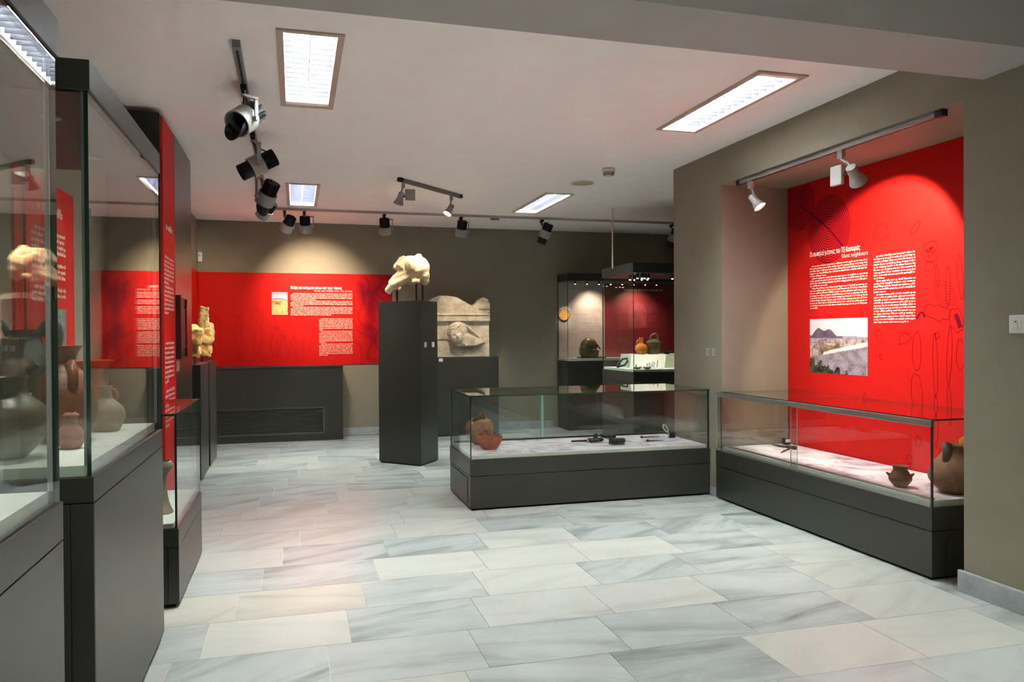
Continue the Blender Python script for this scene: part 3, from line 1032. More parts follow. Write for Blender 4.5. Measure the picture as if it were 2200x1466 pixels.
tz = 1.618
stone_thing('marble_torso', 'broken draped marble torso fragment raised on three rods above its pedestal', (1.10, 7.80, tz),
            [('e', (.05, 0, .335), (.155, .125, .125), (0, .45, 0)), ('e', (.13, .0, .315), (.085, .12, .135), (0, .15, 0)), ('e', (.09, .0, .40), (.085, .10, .07), (0, .3, 0)),
             ('b', (-.045, -.01, .365), (.075, .085, .062), (0, .62, .1)), ('b', (-.09, -.015, .335), (.045, .06, .035), (0, .75, .15)), ('e', (.105, .02, .455), (.035, .05, .035), (0, .4, .3)),
             ('c', (-.02, -.02, .28), (-.175, -.04, .15), .085, .058), ('e', (-.185, -.04, .135), (.045, .05, .062), (0, .5, 0)), ('e', (-.19, -.04, .10), (.026, .03, .04), (0, .1, 0)), ('b', (-.13, -.05, .15), (.05, .04, .022), (0, .62, 0)),
             ('b', (.055, -.075, .205), (.045, .03, .018), (0, .0, .1)), ('c', (.03, -.06, .27), (.05, -.07, .2), .05, .03), ('e', (-.01, .0, .225), (.12, .085, .055), (0, .35, 0)), ('e', (.16, -.02, .25), (.055, .09, .085), (0, 0, 0))],
            .0085, 'stone', [((-.115, .0), .17), ((.075, -.035), .21), ((.15, .04), .20)], .003, fold, rodr=.011)

# stele on its box
t = thing('plinth_box', 'low wide dark plinth box against the back wall under the marble stele', 'pedestal', (2.1, 9.85, 0))
box(1.62, 2.51, 9.62, YB - .03, .012, 1.0).build('body', 'dark', t, .0015)
box(1.64, 2.49, 9.64, YB - .05, 0, .012).build('plinth', 'seam', t)
slab(Fr((0, 9.62, 0), (1, 0, 0), (0, -1, 0)), 1.735, 1.785, .945, .985, 0, .002).build('label_plate', 'label', t)


def stele():
    t = thing('marble_stele', 'broken marble grave stele with a veiled head in relief, on the wide plinth box', 'sculpture', (2.02, 9.7, 1.0))
    nu, nv = 150, 150
    X0, X1 = 1.62, 2.432
    W = X1 - X0

    def top(x):
        pts = [(1.62, .70), (1.70, .755), (1.78, .785), (1.90, .78), (2.0, .765), (2.1, .71), (2.20, .655), (2.245, .675), (2.30, .74), (2.345, .765), (2.40, .745), (2.425, .70), (2.45, .69)]
        for a, b in zip(pts, pts[1:]):
            if a[0] <= x <= b[0]:
                return a[1] + (b[1] - a[1]) * (x - a[0]) / (b[0] - a[0]) + .006 * nz(x * 40, 1, 1)
        return .7

    def sm(a, b, t):
        t = max(0, min(1, (t - a) / (b - a)))
        return t * t * (3 - 2 * t)

    def hgt(x, z):
        d = 0.0
        # cornice with a crowning fillet, pediment above set back
        d += .05 * sm(.452, .458, z) * (1 - sm(.548, .556, z))
        d += .012 * sm(.528, .532, z)
        d += .022 * sm(.548, .556, z)
        if x > 2.29:
            d += .02 * sm(.60, .62, z)
        # hollow field below the cornice
        # head: hair mass, then the face looking down to the left
        ca, sa = math.cos(-.55), math.sin(-.55)
        hx, hz = 2.01, .325
        u, w_ = (x - hx) * ca - (z - hz) * sa, (x - hx) * sa + (z - hz) * ca
        r = (u / .135) ** 2 + (w_ / .13) ** 2
        if r < 1:
            hd = .105 * math.sqrt(1 - r)
            if w_ > .045 + .2 * u:
                hd += .0035 * math.sin(210 * w_ + 35 * u) + .014
            d = max(d, hd)
        fx, fz = 1.985, .268
        u, w_ = (x - fx) * ca - (z - fz) * sa, (x - fx) * sa + (z - fz) * ca
        r = (u / .076) ** 2 + (w_ / .102) ** 2
        if r < 1:
            fd = .06 + .075 * math.sqrt(1 - r)
            for ex in (-.028, .03):
                fd -= .022 * math.exp(-(((u - ex) / .018) ** 2 + ((w_ - .022) / .013) ** 2))
            fd += .026 * math.exp(-((u / .012) ** 2 + ((w_ + .012) / .028) ** 2))
            fd -= .010 * math.exp(-((u / .022) ** 2 + ((w_ + .05) / .006) ** 2))
            fd += .008 * math.exp(-((u / .02) ** 2 + ((w_ + .06) / .008) ** 2))
            d = max(d, fd)
        # neck and shoulder, the lower edge broken away
        low = .135 + .018 * nz(x * 24, 3, 3) + .03 * sm(2.0, 1.95, x) + .045 * sm(2.22, 2.38, x)
        up = .335 - .45 * (x - 2.08) if x > 2.08 else .3
        if x > 1.985:
            q = sm(low - .003, low + .004, z) * (1 - sm(up - .05, up + .02, z)) * (1 - sm(2.36, 2.385, x)) * sm(1.985, 2.01, x)
            d = max(d, q * (.075 + .018 * nz(x * 14, z * 14, 2) - .03 * sm(2.15, 2.36, x)))
        # veil edge
        q = abs(z - (.42 - .80 * (x - 2.09)))
        if 2.09 < x < 2.33 and q < .02:
            d = max(d, .05 * (1 - (q / .02) ** 2) * (1 - sm(2.24, 2.33, x)))
        # break line on the lower left
        bl = .222 + .010 * nz(x * 22, 8, 1) - max(0, x - 1.87) * .30
        if x < 2.1:
            d -= .016 * (1 - sm(bl - .003, bl + .003, z))
        d += .003 * nz(x * 26, z * 26, 0) + .0015 * nz(x * 90, z * 90, 4)
        return d

    v, f = [], []
    for j in range(nv + 1):
        for i in range(nu + 1):
            x = X0 + W * i / nu
            z = top(x) * j / nv
            v.append((x, 9.80 - hgt(x, z), 1.0 + z))
    for j in range(nv):
        for i in range(nu):
            a = j * (nu + 1) + i
            f.append((a, a + 1, a + nu + 2, a + nu + 1))
    mb = MB().add(v, f, 0, True)
    rim = [v[i] for i in range(nu + 1)] + [v[j * (nu + 1) + nu] for j in range(1, nv + 1)] + [v[nv * (nu + 1) + i] for i in range(nu - 1, -1, -1)] + [v[j * (nu + 1)] for j in range(nv - 1, 0, -1)]
    k = len(rim)
    bk = [(x, 9.93, z) for x, y, z in rim]
    mb.add(rim + bk, [(i, k + i, k + (i + 1) % k, (i + 1) % k) for i in range(k)] + [tuple(range(k, 2 * k))])
    fixn(mb.build('relief', 'stone2', t))
    for z in (1.56, 1.70):
        MB().cyl((2.41, 9.752 if z > 1.6 else 9.752, z), (2.41, 9.742, z), .007, seg=10).build('dowel_hole', 'seam', t)
    return t


stele()

# ================================================================== centre case
cc_ = thing('low_display_case', 'long low glass table case in the middle of the room with broken pots', 'display case', (2.18, 5.87, 0), 'long low table cases')
x0, x1, y0, y1 = 1.212, 3.157, 5.48, 6.245
box(x0 + .02, x1 - .02, y0 + .02, y1 - .02, 0, .016).build('plinth', 'seam', cc_)
box(x0 + .002, x1, y0 + .002, y1, .016, .248).build('base_body', 'dark', cc_, .001)
box(x0, x1, y0, y1, .252, .372).build('base_band', 'dark', cc_, .0015)
box(x0 - .003, x0 + .002, y0 + .09, y1 - .05, .045, .225).build('end_door', 'dark', cc_, .001)
b = MB()
for a in ((.042, .045, .088, y1 - y0 - .048), (.225, .228, .088, y1 - y0 - .048)):
    b.box(x0 - .001, x0 + .003, y0 + a[2], y0 + a[3], a[0], a[1])
b.build('door_seam', 'seam', cc_)
d = box(x0 + .018, x1 - .02, y0 + .018, y1 - .03, .372, .397)
d.mi = [0, 0, 1, 1, 1, 1]
d.build('deck', ['deckprint', 'deckedge'], cc_)
box(x0 + .03, x1 - .03, y1 - .028, y1 - .018, .372, .412).build('back_rail', 'rod', cc_)
b = MB()
for k in range(120):
    xx = x0 + .045 + k * (x1 - x0 - .09) / 120
    b.box(xx, xx + .007, y1 - .0292, y1 - .028, .400, .407)
b.build('rail_perforations', 'seam', cc_)['kind'] = 'stuff'
zt = .828
pane(x0 + .004, x1 - .004, y0 + .004, y0 + .014, .372, zt, cc_)
pane(x0 + .004, x0 + .014, y0 + .014, y1 - .014, .372, zt, cc_)
pane(x1 - .014, x1 - .004, y0 + .014, y1 - .014, .372, zt, cc_)
pane(x0 + .004, 2.03, y1 - .014, y1 - .006, .412, zt, cc_, edge='edgepale')
pane(1.99, x1 - .004, y1 - .005, y1 + .003, .412, zt, cc_, edge='edgepale')
pane(x0, x1, y0, y1, zt, zt + .010, cc_)
box(1.995, 2.018, y1 - .0145, y1 - .0055, .412, zt).build('joint_strip', 'edgepale', cc_)

CZ = .397
pot('broken_pot', 'orange broken bowl with a jagged rim, front of the centre case', 'pot', (1.437, 5.79, CZ),
    [(.045, 0), (.055, .004), (.088, .05), (.1, .085), (.1, .12), (.09, .15)], 'terracotta', th=.007,
    rim=jag(.105, .022, 1.7, 3, [(1.9, .5, -.045), (5.3, .7, .028)]), seg=72, wob=.04)
pot('broken_pot', 'ochre broken jar patched from sherds, behind the orange bowl in the centre case', 'pot', (1.425, 6.075, CZ),
    [(.035, 0), (.045, .004), (.092, .06), (.115, .11), (.115, .15), (.095, .19), (.07, .21), (.066, .25)], 'ochre', th=.007,
    rim=jag(.2, .03, 1.9, 12, [(1.0, .5, -.05), (3.4, .6, .03)]), seg=72, wob=.07)


def metal_thing(name, label, loc, parts, vox, mats, group=None, disp=.004, cat='artefact'):
    t = thing(name, label, cat, loc, group)
    sculpt('metal_body', parts, vox, mats, t, disp, 50, 1)
    return t


G = 'corroded metal finds in the centre case'
metal_thing('metal_fitting', 'long corroded metal fitting with a pointed end in the centre case', (2.35, 5.93, CZ),
            [('e', (0, 0, .016), (.05, .05, .014), (0, .1, 0)), ('b', (-.11, 0, .012), (.05, .010, .008), (0, 0, 0)), ('b', (-.17, 0, .012), (.025, .006, .006), (0, 0, 0)), ('e', (.02, .01, .04), (.018, .02, .03), (0, .3, 0)), ('e', (.055, -.015, .02), (.022, .03, .018), (0, 0, .4)), ('b', (-.02, -.045, .01), (.03, .008, .007), (0, 0, .5))],
            .006, 'patina', G)
metal_thing('metal_fitting', 'dark flat metal buckle lying behind the long fitting in the centre case', (2.54, 6.10, CZ),
            [('e', (0, 0, .02), (.055, .04, .016), (0, 0, .2)), ('e', (-.04, .0, .026), (.03, .03, .015), (0, 0, 0)), ('b', (.05, 0, .016), (.025, .02, .012), (0, 0, .2))], .006, 'patina', G)
metal_thing('metal_fitting', 'black hinged metal fitting at the front edge of the centre case', (2.46, 5.71, CZ),
            [('b', (0, 0, .024), (.06, .028, .016), (0, 0, .1)), ('b', (-.05, 0, .045), (.012, .02, .014), (0, .3, 0)), ('e', (.05, 0, .03), (.025, .025, .022), (0, 0, 0)), ('b', (0, 0, .045), (.03, .016, .008), (0, 0, 0))], .006, 'patina', G)
for k, (xx, yy, ln, rz, lab) in enumerate(((2.90, 6.01, .17, .03, 'longer thin bronze pin with a bead lying in the centre case'), (2.84, 5.795, .14, -.02, 'shorter thin bronze pin lying in the centre case'))):
    t = thing('bronze_pin', lab, 'pin', (xx, yy, CZ), G, rz)
    MB().tube([(-ln / 2, 0, .006), (0, .004, .006), (ln / 2, 0, .006)], [.005, .004, .002], 8).build('shaft', 'iron', t, world=False)
    MB().lathe([(.002, -.0), (.011, .006), (.011, .014), (.002, .02)], (-ln / 2, 0, 0), 14).build('head', 'iron', t, world=False)
t = thing('data_logger', 'small black humidity logger with a cream cord loop in the centre case', 'sensor', (3.066, 5.95, CZ))
box(3.042, 3.092, 5.93, 5.97, CZ, CZ + .042).build('body', 'lampblack', t, .005)
loop = []
for k in range(22):
    a = 2 * PI * k / 22
    loop.append((3.008 + .018 * math.cos(a) - .016 * math.sin(a), 5.95, CZ + .083 + .032 * math.sin(a)))
MB().tube(loop, .0042, 8, closed=True).tube([(3.022, 5.95, CZ + .056), (3.035, 5.95, CZ + .042), (3.041, 5.95, CZ + .032), (3.036, 5.95, CZ + .006)], .0042).build('cord', 'cord', t)

# ================================================================== niche: panel, case, contents
frN0 = Fr((NX, 0, 0), (0, -1, 0), (-1, 0, 0))      # u = -Y


class FrS(Fr):
    # the print's layout was measured at 1:1.0075 of the wall
    def p(s, u, v, n=0.0):
        return s.o + s.u * (u * 1.0075) + s.vv * (1.28 + (v - 1.28) * 1.0075) + s.n * n


frN = FrS((NX, 0, 0), (0, -1, 0), (-1, 0, 0))
t = thing('wall_panel', 'large red text panel filling the niche, with a spiral drawing and a landscape photo', 'information panel', (NX, 4.15, 0), 'red printed wall panels')
slab(frN0, -NY1 + .002, -NY0 - .002, 0.01, NZ - .002, 0, .008).build('board', 'red', t)
N1 = .0095
text('Οι σιωπηλοί γείτονες του ΤΕΙ Καστοριάς', frN, -4.993, 1.838, .535, .048, N1, 'white_ink', t, 'title', .016)
text('Silent neighbours', frN, -4.645, 1.798, .262, .038, N1, 'pale_ink', t, 'subtitle', .008)
words(frN, -4.995, -4.387, 1.785, 1.455, 18, N1, 'text_ink', t, 31, (4, 8), .15)
words(frN, -4.33, -3.967, 1.795, 1.340, 25, N1, 'text_ink', t, 32, (8, 13), .85)


def pic_land(a, b):
    n = nz(a * 9, b * 9, 2) * .5 + nz(a * 31, b * 31, 5) * .35 + nz(a * 70, b * 70, 8) * .25
    hill = .66 + .17 * math.exp(-((a - .16) / .10) ** 2) + .15 * math.exp(-((a - .36) / .11) ** 2) - .02 * a
    if b > hill and b > .70 - .03 * a:
        return mixc(rgb(226, 216, 220), rgb(206, 190, 196), .5 + n * .5)
    if b > .645 + .02 * n and a < .60 + .05 * n:
        return mixc(rgb(112, 92, 104), rgb(80, 62, 80), .5 + n)
    if b > .62:
        return mixc(rgb(170, 164, 182), rgb(128, 116, 140), .5 + n)
    road = .26 + .28 * a ** .75
    if abs(b - road) < .022 + .02 * a and a > .25:
        return mixc(rgb(234, 224, 214), rgb(190, 174, 164), .3 + n)
    if b > road and b < .53 + .03 * math.sin(a * 8) + .06 * n and .18 + .1 * n < a < .70 + .1 * n:
        return mixc(rgb(150, 122, 96), rgb(58, 46, 44), .4 + n * 1.3)
    if b > road:
        return mixc(rgb(196, 172, 166), rgb(88, 68, 70), .4 + n * 1.6)
    if b < .26 - .42 * a + .22 * n + .05 * math.sin(a * 40):
        return mixc(rgb(84, 92, 66), rgb(24, 30, 22), .5 + n * 1.5)
    return mixc(rgb(166, 146, 166), rgb(110, 104, 96), .45 + n * 1.4)


picture('photograph', frN, -4.996, -4.387, .985, 1.382, 110, 80, pic_land, N1, t)
mb = MB()
for k in range(13):
    r = .018 + k * .0185
    pts = [(-4.782 + r * .92 * math.cos(a), 2.03 + r * math.sin(a)) for a in [2 * PI * q / 64 for q in range(64)]]
    ribbon(mb, frN, pts, .0075, .0086, True)
for k in range(12):
    r = .015 + k * .0165
    pts = [(-5.13 + r * .92 * math.cos(a), 2.26 + r * math.sin(a)) for a in [2 * PI * q / 64 for q in range(65)]]
    seg = []
    for p in pts:
        if p[0] * 1.0075 > -NY1 + .006 and p[1] < NZ - .018:
            seg.append(p)
        else:
            if len(seg) > 1:
                ribbon(mb, frN, seg, .0075, .0086)
            seg = []
    if len(seg) > 1:
        ribbon(mb, frN, seg, .0075, .0086)
mb.build('spiral_drawing', 'redghost', t)
mb = MB()
ribbon(mb, frN, [(-5.12, 2.26), (-4.90, 2.12), (-4.78, 2.03), (-4.62, 1.88)], .013, .0089)
mb.build('spiral_bar', 'redghost', t)


def blob(cx, cy, rx, ry, rot=0, wv=.12, seed=0, n=40):
    out = []
    for q in range(n):
        a = 2 * PI * q / n
        k = 1 + wv * nz(math.cos(a) * 2, math.sin(a) * 2, seed)
        x, y = rx * k * math.cos(a), ry * k * math.sin(a)
        out.append((cx + x * math.cos(rot) - y * math.sin(rot), cy + x * math.sin(rot) + y * math.cos(rot)))
    return out


mb = MB()
LW_ = .0045
for a in ((-3.85, 1.77, .062, .062, 0, .2, 1), (-3.86, 1.68, .035, .03, 0, .3, 2), (-3.80, 1.62, .012, .07, .1, .2, 3),
          (-3.72, 1.55, .016, .12, .0, .2, 5), (-3.63, 1.60, .02, .13, .1, .2, 6), (-3.80, 1.40, .10, .045, -.2, .4, 7),
          (-3.66, 1.35, .05, .07, .3, .3, 8), (-3.80, 1.26, .015, .02, 0, .2, 9), (-3.815, 1.08, .018, .19, .03, .15, 10),
          (-3.71, 1.14, .018, .17, -.05, .15, 11), (-3.96, 1.16, .035, .12, .0, .2, 12), (-3.96, .90, .045, .12, .1, .15, 13),
          (-3.81, .74, .016, .16, .0, .15, 14), (-3.71, .85, .014, .12, .05, .15, 15), (-3.63, 1.15, .03, .09, .0, .2, 16), (-4.06, 1.24, .05, .03, .5, .4, 17),
          (-4.28, 1.25, .02, .05, .2, .4, 18), (-4.27, 1.12, .012, .02, .2, .4, 19), (-4.27, 1.94, .07, .05, .2, .3, 21), (-3.97, 1.93, .05, .02, .7, .3, 22),
          (-3.56, .60, .045, .04, 0, .1, 23), (-3.50, .66, .03, .03, 0, .1, 24), (-3.95, .60, .02, .035, 0, .4, 25), (-4.42, .84, .014, .03, 0, .2, 26), (-4.02, .48, .025, .03, 0, .3, 27), (-3.75, .52, .02, .06, .6, .3, 28), (-4.45, 1.42, .01, .03, .2, .3, 29)):
    ribbon(mb, frN, blob(*a), LW_, .0086, True)
for k in range(9):
    ribbon(mb, frN, [(-3.84 + .003 * k, 1.60 - k * .012), (-3.76, 1.585 - k * .02), (-3.68 + .004 * k, 1.56 - k * .014)], .003, .0086)
for k in range(26):
    rr = random.Random(k)
    a = rr.uniform(0, 6.28)
    ribbon(mb, frN, [(-3.85 + .05 * math.cos(a) * rr.random(), 1.77 + .05 * math.sin(a) * rr.random()), (-3.85 + .05 * math.cos(a + 1) * rr.random(), 1.77 + .05 * math.sin(a + 1) * rr.random())], .003, .0086)
mb.build('skeleton_drawing', 'redline', t)
mb = MB()
ribbon(mb, frN, [(-3.665, 1.385), (-3.645, 1.345), (-3.63, 1.305)], .03, .0088)
ribbon(mb, frN, [(-3.96, 1.365), (-3.93, 1.40), (-3.91, 1.40), (-3.895, 1.37)], .014, .0088)
ribbon(mb, frN, blob(-3.56, .60, .018, .018, 0, .1, 3), .016, .0088, True)
mb.build('bracelet_drawing', 'redghost', t)

nc = thing('low_display_case', 'long low glass table case standing in the red niche', 'display case', (3.44, 4.27, 0), 'long low table cases')
x0, x1, y0, y1 = 3.140, 3.745, 3.24, 5.298
box(x0 + .02, x1, y0 + .02, y1 - .01, 0, .016).build('plinth', 'seam', nc)
box(x0 + .002, x1, y0 + .002, y1, .016, .252).build('base_body', 'dark', nc, .001)
box(x0, x1, y0, y1, .256, .374).build('base_band', 'dark', nc, .0015)
box(x0 + .10, x1 - .06, y0 - .003, y0 + .002, .045, .20).build('end_door', 'dark', nc, .001)
d = box(x0 + .022, x1 - .006, y0 + .018, y1 - .008, .374, .408)
d.mi = [0, 0, 1, 1, 1, 1]
d.build('deck', ['deckprint', 'deckedge'], nc)
zt = .822
YF2 = 5.36
FX = XR - .003
box(x0 + .002, FX, y1 + .0005, YF2, .016, .252).build('fascia_end', 'dark', nc, .001)
box(x0, FX, y1 + .0005, YF2, .256, .374).build('fascia_band', 'dark', nc, .001)
b = box(x0 + .004, x0 + .022, y0 + .016, YF2, .374, .392)
b.build('lower_rail', 'alu', nc, .003)
box(x0 + .032, x0 + .05, y0 + .03, y1 - .02, .408, .420).build('inner_rail', 'alu', nc, .003)
box(x0 + .0, x0 + .012, y0 + .004, YF2, zt - .030, zt + .004).build('upper_rail', 'alu', nc, .002)
pane(x0 + .006, x0 + .012, 4.36, YF2, .392, zt - .03, nc, edge='edgepale')
pane(x0 + .015, x0 + .021, y0 + .015, 4.44, .392, zt - .03, nc, edge='edgepale')
pane(x0 + .004, x1 - .004, y0 + .004, y0 + .013, .374, zt, nc)
pane(x0 + .004, x1 - .004, y1 - .013, y1 - .004, .374, zt, nc)
pane(x0 + .012, x1, y0, y1, zt, zt + .010, nc)
box(x0 + .0005, x0 + .009, y0 - .001, y0 + .009, .374, zt + .004).build('corner_profile', 'rod', nc)
NZD = .408
pot('clay_pot', 'small brown lug-handled pot at the near end of the niche case', 'pot', (3.285, 3.615, NZD),
    [(.026, 0), (.034, .004), (.058, .035), (.06, .055), (.046, .082), (.038, .095), (.04, .112), (.046, .118)], 'tan', th=.006,
    extra=lambda t: [MB().cyl((s * .052 * math.cos(.6), -s * .052 * math.sin(.6), .062), (s * .072 * math.cos(.6), -s * .072 * math.sin(.6), .078), .012, .004, 10).build('lug', 'tan', t, world=False) for s in (-1, 1)])


def bigjug(t):
    MB().cyl((.03, -.03, .255), (.05, -.09, .285), .045, .062, 24, caps=False).build('spout', 'orange', t, world=False)
    MB().tube([(-.04, .0, .25), (-.055, 0, .262), (-.062, -.01, .23), (-.075, -.02, .17)], [.022, .026, .026, .022], 12).build('handle', 'brown', t, world=False)


pot('clay_jug', 'large brown round-bellied jug with orange spout, half hidden by the niche edge', 'jug', (3.44, 3.39, NZD),
    [(.06, 0), (.075, .006), (.122, .06), (.132, .1), (.118, .145), (.085, .19), (.06, .225), (.056, .25), (.066, .262)], 'tan', extra=bigjug, wob=.03)
t = thing('iron_knife', 'corroded iron knife blade lying in the niche case', 'knife', (3.575, 5.11, NZD), None, -1.5)
MB().add([(-.15, 0, .004), (-.02, -.028, .004), (.03, -.022, .004), (.03, .02, .004), (-.02, .018, .004), (-.15, 0, .008), (-.02, -.02, .014), (.03, -.015, .014), (.03, .014, .014), (-.02, .010, .014)],
         [(4, 3, 2, 1, 0), (5, 6, 7, 8, 9), (0, 1, 6, 5), (1, 2, 7, 6), (2, 3, 8, 7), (3, 4, 9, 8), (4, 0, 5, 9)]).build('blade', 'iron', t, world=False)
MB().tube([(.02, 0, .010), (.08, 0, .013), (.125, .002, .014)], [.010, .013, .016], 10).build('tang', 'iron', t, world=False)
t = thing('iron_pin', 'short corroded iron pin in front of the knife in the niche case', 'pin', (3.455, 4.93, NZD), None, .69)
MB().tube([(-.10, 0, .005), (0, .003, .006), (.09, 0, .007)], [.003, .006, .006], 8).build('shaft', 'iron', t, world=False)
MB().lathe([(.003, 0), (.011, .004), (.010, .013), (.003, .016)], (.10, 0, 0), 12).build('head', 'iron', t, world=False)
t = thing('data_logger', 'small black humidity logger in the far corner of the niche case', 'sensor', (3.685, 5.24, NZD))
box(3.66, 3.71, 5.22, 5.26, NZD, NZD + .05).build('body', 'lampblack', t, .006)
box(3.665, 3.705, 5.216, 5.221, NZD + .02, NZD + .044).build('display', 'grey_ink', t, .002)

# wall labels and switch
frW = Fr((XR, 0, 0), (0, -1, 0), (-1, 0, 0))
for u, lab in ((-5.545, 'left of the two small pale labels on the wall end beside the niche'), (-5.455, 'right of the two small pale labels on the wall end beside the niche')):
    t = thing('wall_label', lab, 'label', (XR, -u, 1.12), 'small wall labels')
    b = MB()
    for (a0, a1, b0, b1) in ((0, .045, 1.105, 1.110), (0, .045, 1.155, 1.160), (0, .004, 1.110, 1.155), (.041, .045, 1.110, 1.155)):
        slab(frW, u + a0, u + a1, b0, b1, 0, .0012, b)
    slab(frW, u + .012, u + .018, 1.118, 1.148, 0, .0012, b)
    b.build('outline', 'label', t)
    slab(frW, u + .004, u + .041, 1.110, 1.155, 0, .0006).build('backing', 'wall', t)
t = thing('light_switch', 'white rocker light switch on the wall right of the niche', 'switch', (XR, 2.768, 1.31))
box(XR - .010, XR, 2.727, 2.809, 1.272, 1.356).build('plate', 'plastic', t, .005)
box(XR - .014, XR - .009, 2.745, 2.790, 1.288, 1.336).build('rocker', 'plastic', t, .002)
MB().add([(XR - .0155, 2.775, 1.325), (XR - .0155, 2.765, 1.330), (XR - .0155, 2.765, 1.320)], [(0, 1, 2)]).build('arrow_mark', 'dark_ink', t)
box(XR - .0195, XR - .0138, 2.758, 2.778, 1.292, 1.318).build('key', 'plastic', t, .001)

# ================================================================== cases at the back right
ec = thing('wall_case', 'wall display case with bronze helmet and pale then wine-red backdrop, far back right', 'display case', (4.5, 9.87, 0))
x0, x1, y0, y1 = 3.468, 5.6, 9.665, YB - .002
box(x0 + .02, x1, y0 + .02, y1, 0, .015).build('plinth', 'seam', ec)
box(x0, x1, y0, y1, .015, .812).build('base_body', 'dark', ec, .0015)
box(x0, x1, y0, y1, .816, .925).build('base_band', 'dark', ec, .0015)
d = box(x0 + .01, x1 - .01, y0 + .01, y1 - .01, .925, .955)
d.mi = [0, 0, 1, 1, 1, 1]
d.build('deck', ['deck', 'deckedge'], ec)
pane(x0 + .002, x1, y0 + .002, y0 + .01, .955, 1.99, ec)
pane(x0 + .002, x0 + .010, y0 + .01, y1, .955, 1.99, ec)
box(x0, x1, y0, y1, 1.99, 2.09).build('hood', 'dark', ec, .0015)
frE = Fr((0, y1 - .012, 0), (1, 0, 0), (0, -1, 0))
slab(frE, x0 + .012, 4.16, .955, 1.99, 0, .006).build('pale_backdrop', 'palepanel', ec)
slab(frE, 4.16, x1 - .01, .955, 1.99, 0, .006).build('wine_backdrop', 'wine', ec)
words(frE, 3.60, 3.98, 1.90, 1.86, 1, .007, 'grey_ink', ec, 41, (), 1.0, 'title')
words(frE, 3.58, 4.08, 1.72, 1.30, 14, .007, 'grey_ink', ec, 42, (5, 9))
words(frE, 4.38, 5.06, 1.935, 1.875, 1, .007, 'grey_ink', ec, 44, (), 1.0, 'title')
words(frE, 4.36, 4.98, 1.72, 1.34, 13, .007, 'winelight', ec, 43, (5, 9))


def arch(fr, u0, u1, v0, v1, n, mats, parent):
    pts = [(u0, v0), (u1, v0)] + [((u0 + u1) / 2 + (u1 - u0) / 2 * math.cos(a), v1 - (u1 - u0) / 2 * .8 + (u1 - u0) / 2 * .8 * math.sin(a)) for a in [PI * k / 20 for k in range(21)]]
    MB().add([fr.p(a, b_, n) for a, b_ in pts], [tuple(range(len(pts)))]).build('arched_shape', mats, parent)  # flat arch in a paler tone on the backdrop


arch(frE, 3.90, 4.14, 1.40, 1.70, .0065, 'palearch', ec)
arch(frE, 4.52, 4.80, 1.36, 1.72, .0065, 'winelight', ec)
for k in range(8):
    xx = x0 + .14 + k * .17
    sp = MB().cyl((xx, y0 + .07, 1.99), (xx, y0 + .075, 1.955), .016, .013, 12).build('mini_spotlight', 'lampblack', ec)
    MB().cyl((xx, y0 + .0755, 1.9555), (xx, y0 + .077, 1.948), .008, seg=10).build('bulb', 'bulb', sp)
t = thing('gilded_disc', 'round gilded relief disc hanging on the pale backdrop of the wall case', 'disc', (3.557, 10.055, 1.546))
MB().lathe([(.002, 0), (.075, 0), (.077, .010), (.070, .013), (.066, .010), (.04, .011), (.002, .011)], seg=36).build('relief_face', 'gold', t, world=False)
MB().tube([(.077 * math.cos(2 * PI * k / 36), .077 * math.sin(2 * PI * k / 36), .007) for k in range(36)], .006, 8, closed=True).build('rim', 'iron', t, world=False)
for c in t.children:
    c.rotation_euler = (PI / 2, 0, 0)
t = thing('bronze_helmet', 'green-brown bronze helmet with cheek guard on a dark board in the wall case', 'helmet', (3.86, 9.87, .955))
box(3.70, 4.07, 9.79, 9.95, .955, .973).build('stand_board', 'rod', t, .003)
sculpt('helmet_bowl', [('e', (-.01, 0, .165), (.125, .075, .115), (0, 0, 0)), ('b', (-.03, 0, .085), (.09, .062, .065), (0, 0, 0)), ('b', (.06, 0, .07), (.055, .058, .045), (0, .15, 0)), ('e', (-.105, 0, .10), (.045, .06, .09), (0, 0, 0))], .009, 'bronze', t, .002, 20, 4)
MB().tube([(.075, -.04, .20), (.105, -.045, .165), (.14, -.05, .115)], [.010, .012, .006], 8).build('brow_guard', 'bronze', t, world=False)
MB().tube([(.02, -.068, .12), (.05, -.07, .08), (.06, -.066, .045)], [.02, .014, .01], 8).build('cheek_guard', 'bronze', t, world=False)

fc = thing('showcase', 'free-standing glass showcase with orange jug and white text board, back right', 'display case', (4.1, 8.11, 0))
x0, x1, y0, y1 = 3.505, 4.75, 7.675, 8.56
box(x0 + .02, x1 - .02, y0 + .02, y1 - .02, 0, .015).build('plinth', 'seam', fc)
box(x0, x1, y0, y1, .015, .756).build('base_body', 'dark', fc, .0015)
box(x0, x1, y0, y1, .760, .866).build('base_band', 'dark', fc, .0015)
d = box(x0 + .014, x1 - .014, y0 + .014, y1 - .014, .866, .892)
d.mi = [0, 0, 1, 1, 1, 1]
d.build('deck', ['deck', 'deckedge'], fc)
zg = 1.942
pane(x0 + .004, x1 - .004, y0 + .004, y0 + .013, .866, zg, fc)
pane(x0 + .004, x0 + .013, y0 + .013, y1 - .013, .866, zg, fc)
pane(x0 + .004, x1 - .004, y1 - .013, y1 - .004, .866, zg, fc)
pane(x1 - .013, x1 - .004, y0 + .013, y1 - .013, .866, zg, fc)
box(x0, x1, y0, y1, zg, 2.05).build('hood', 'dark', fc, .0015)
k = 0
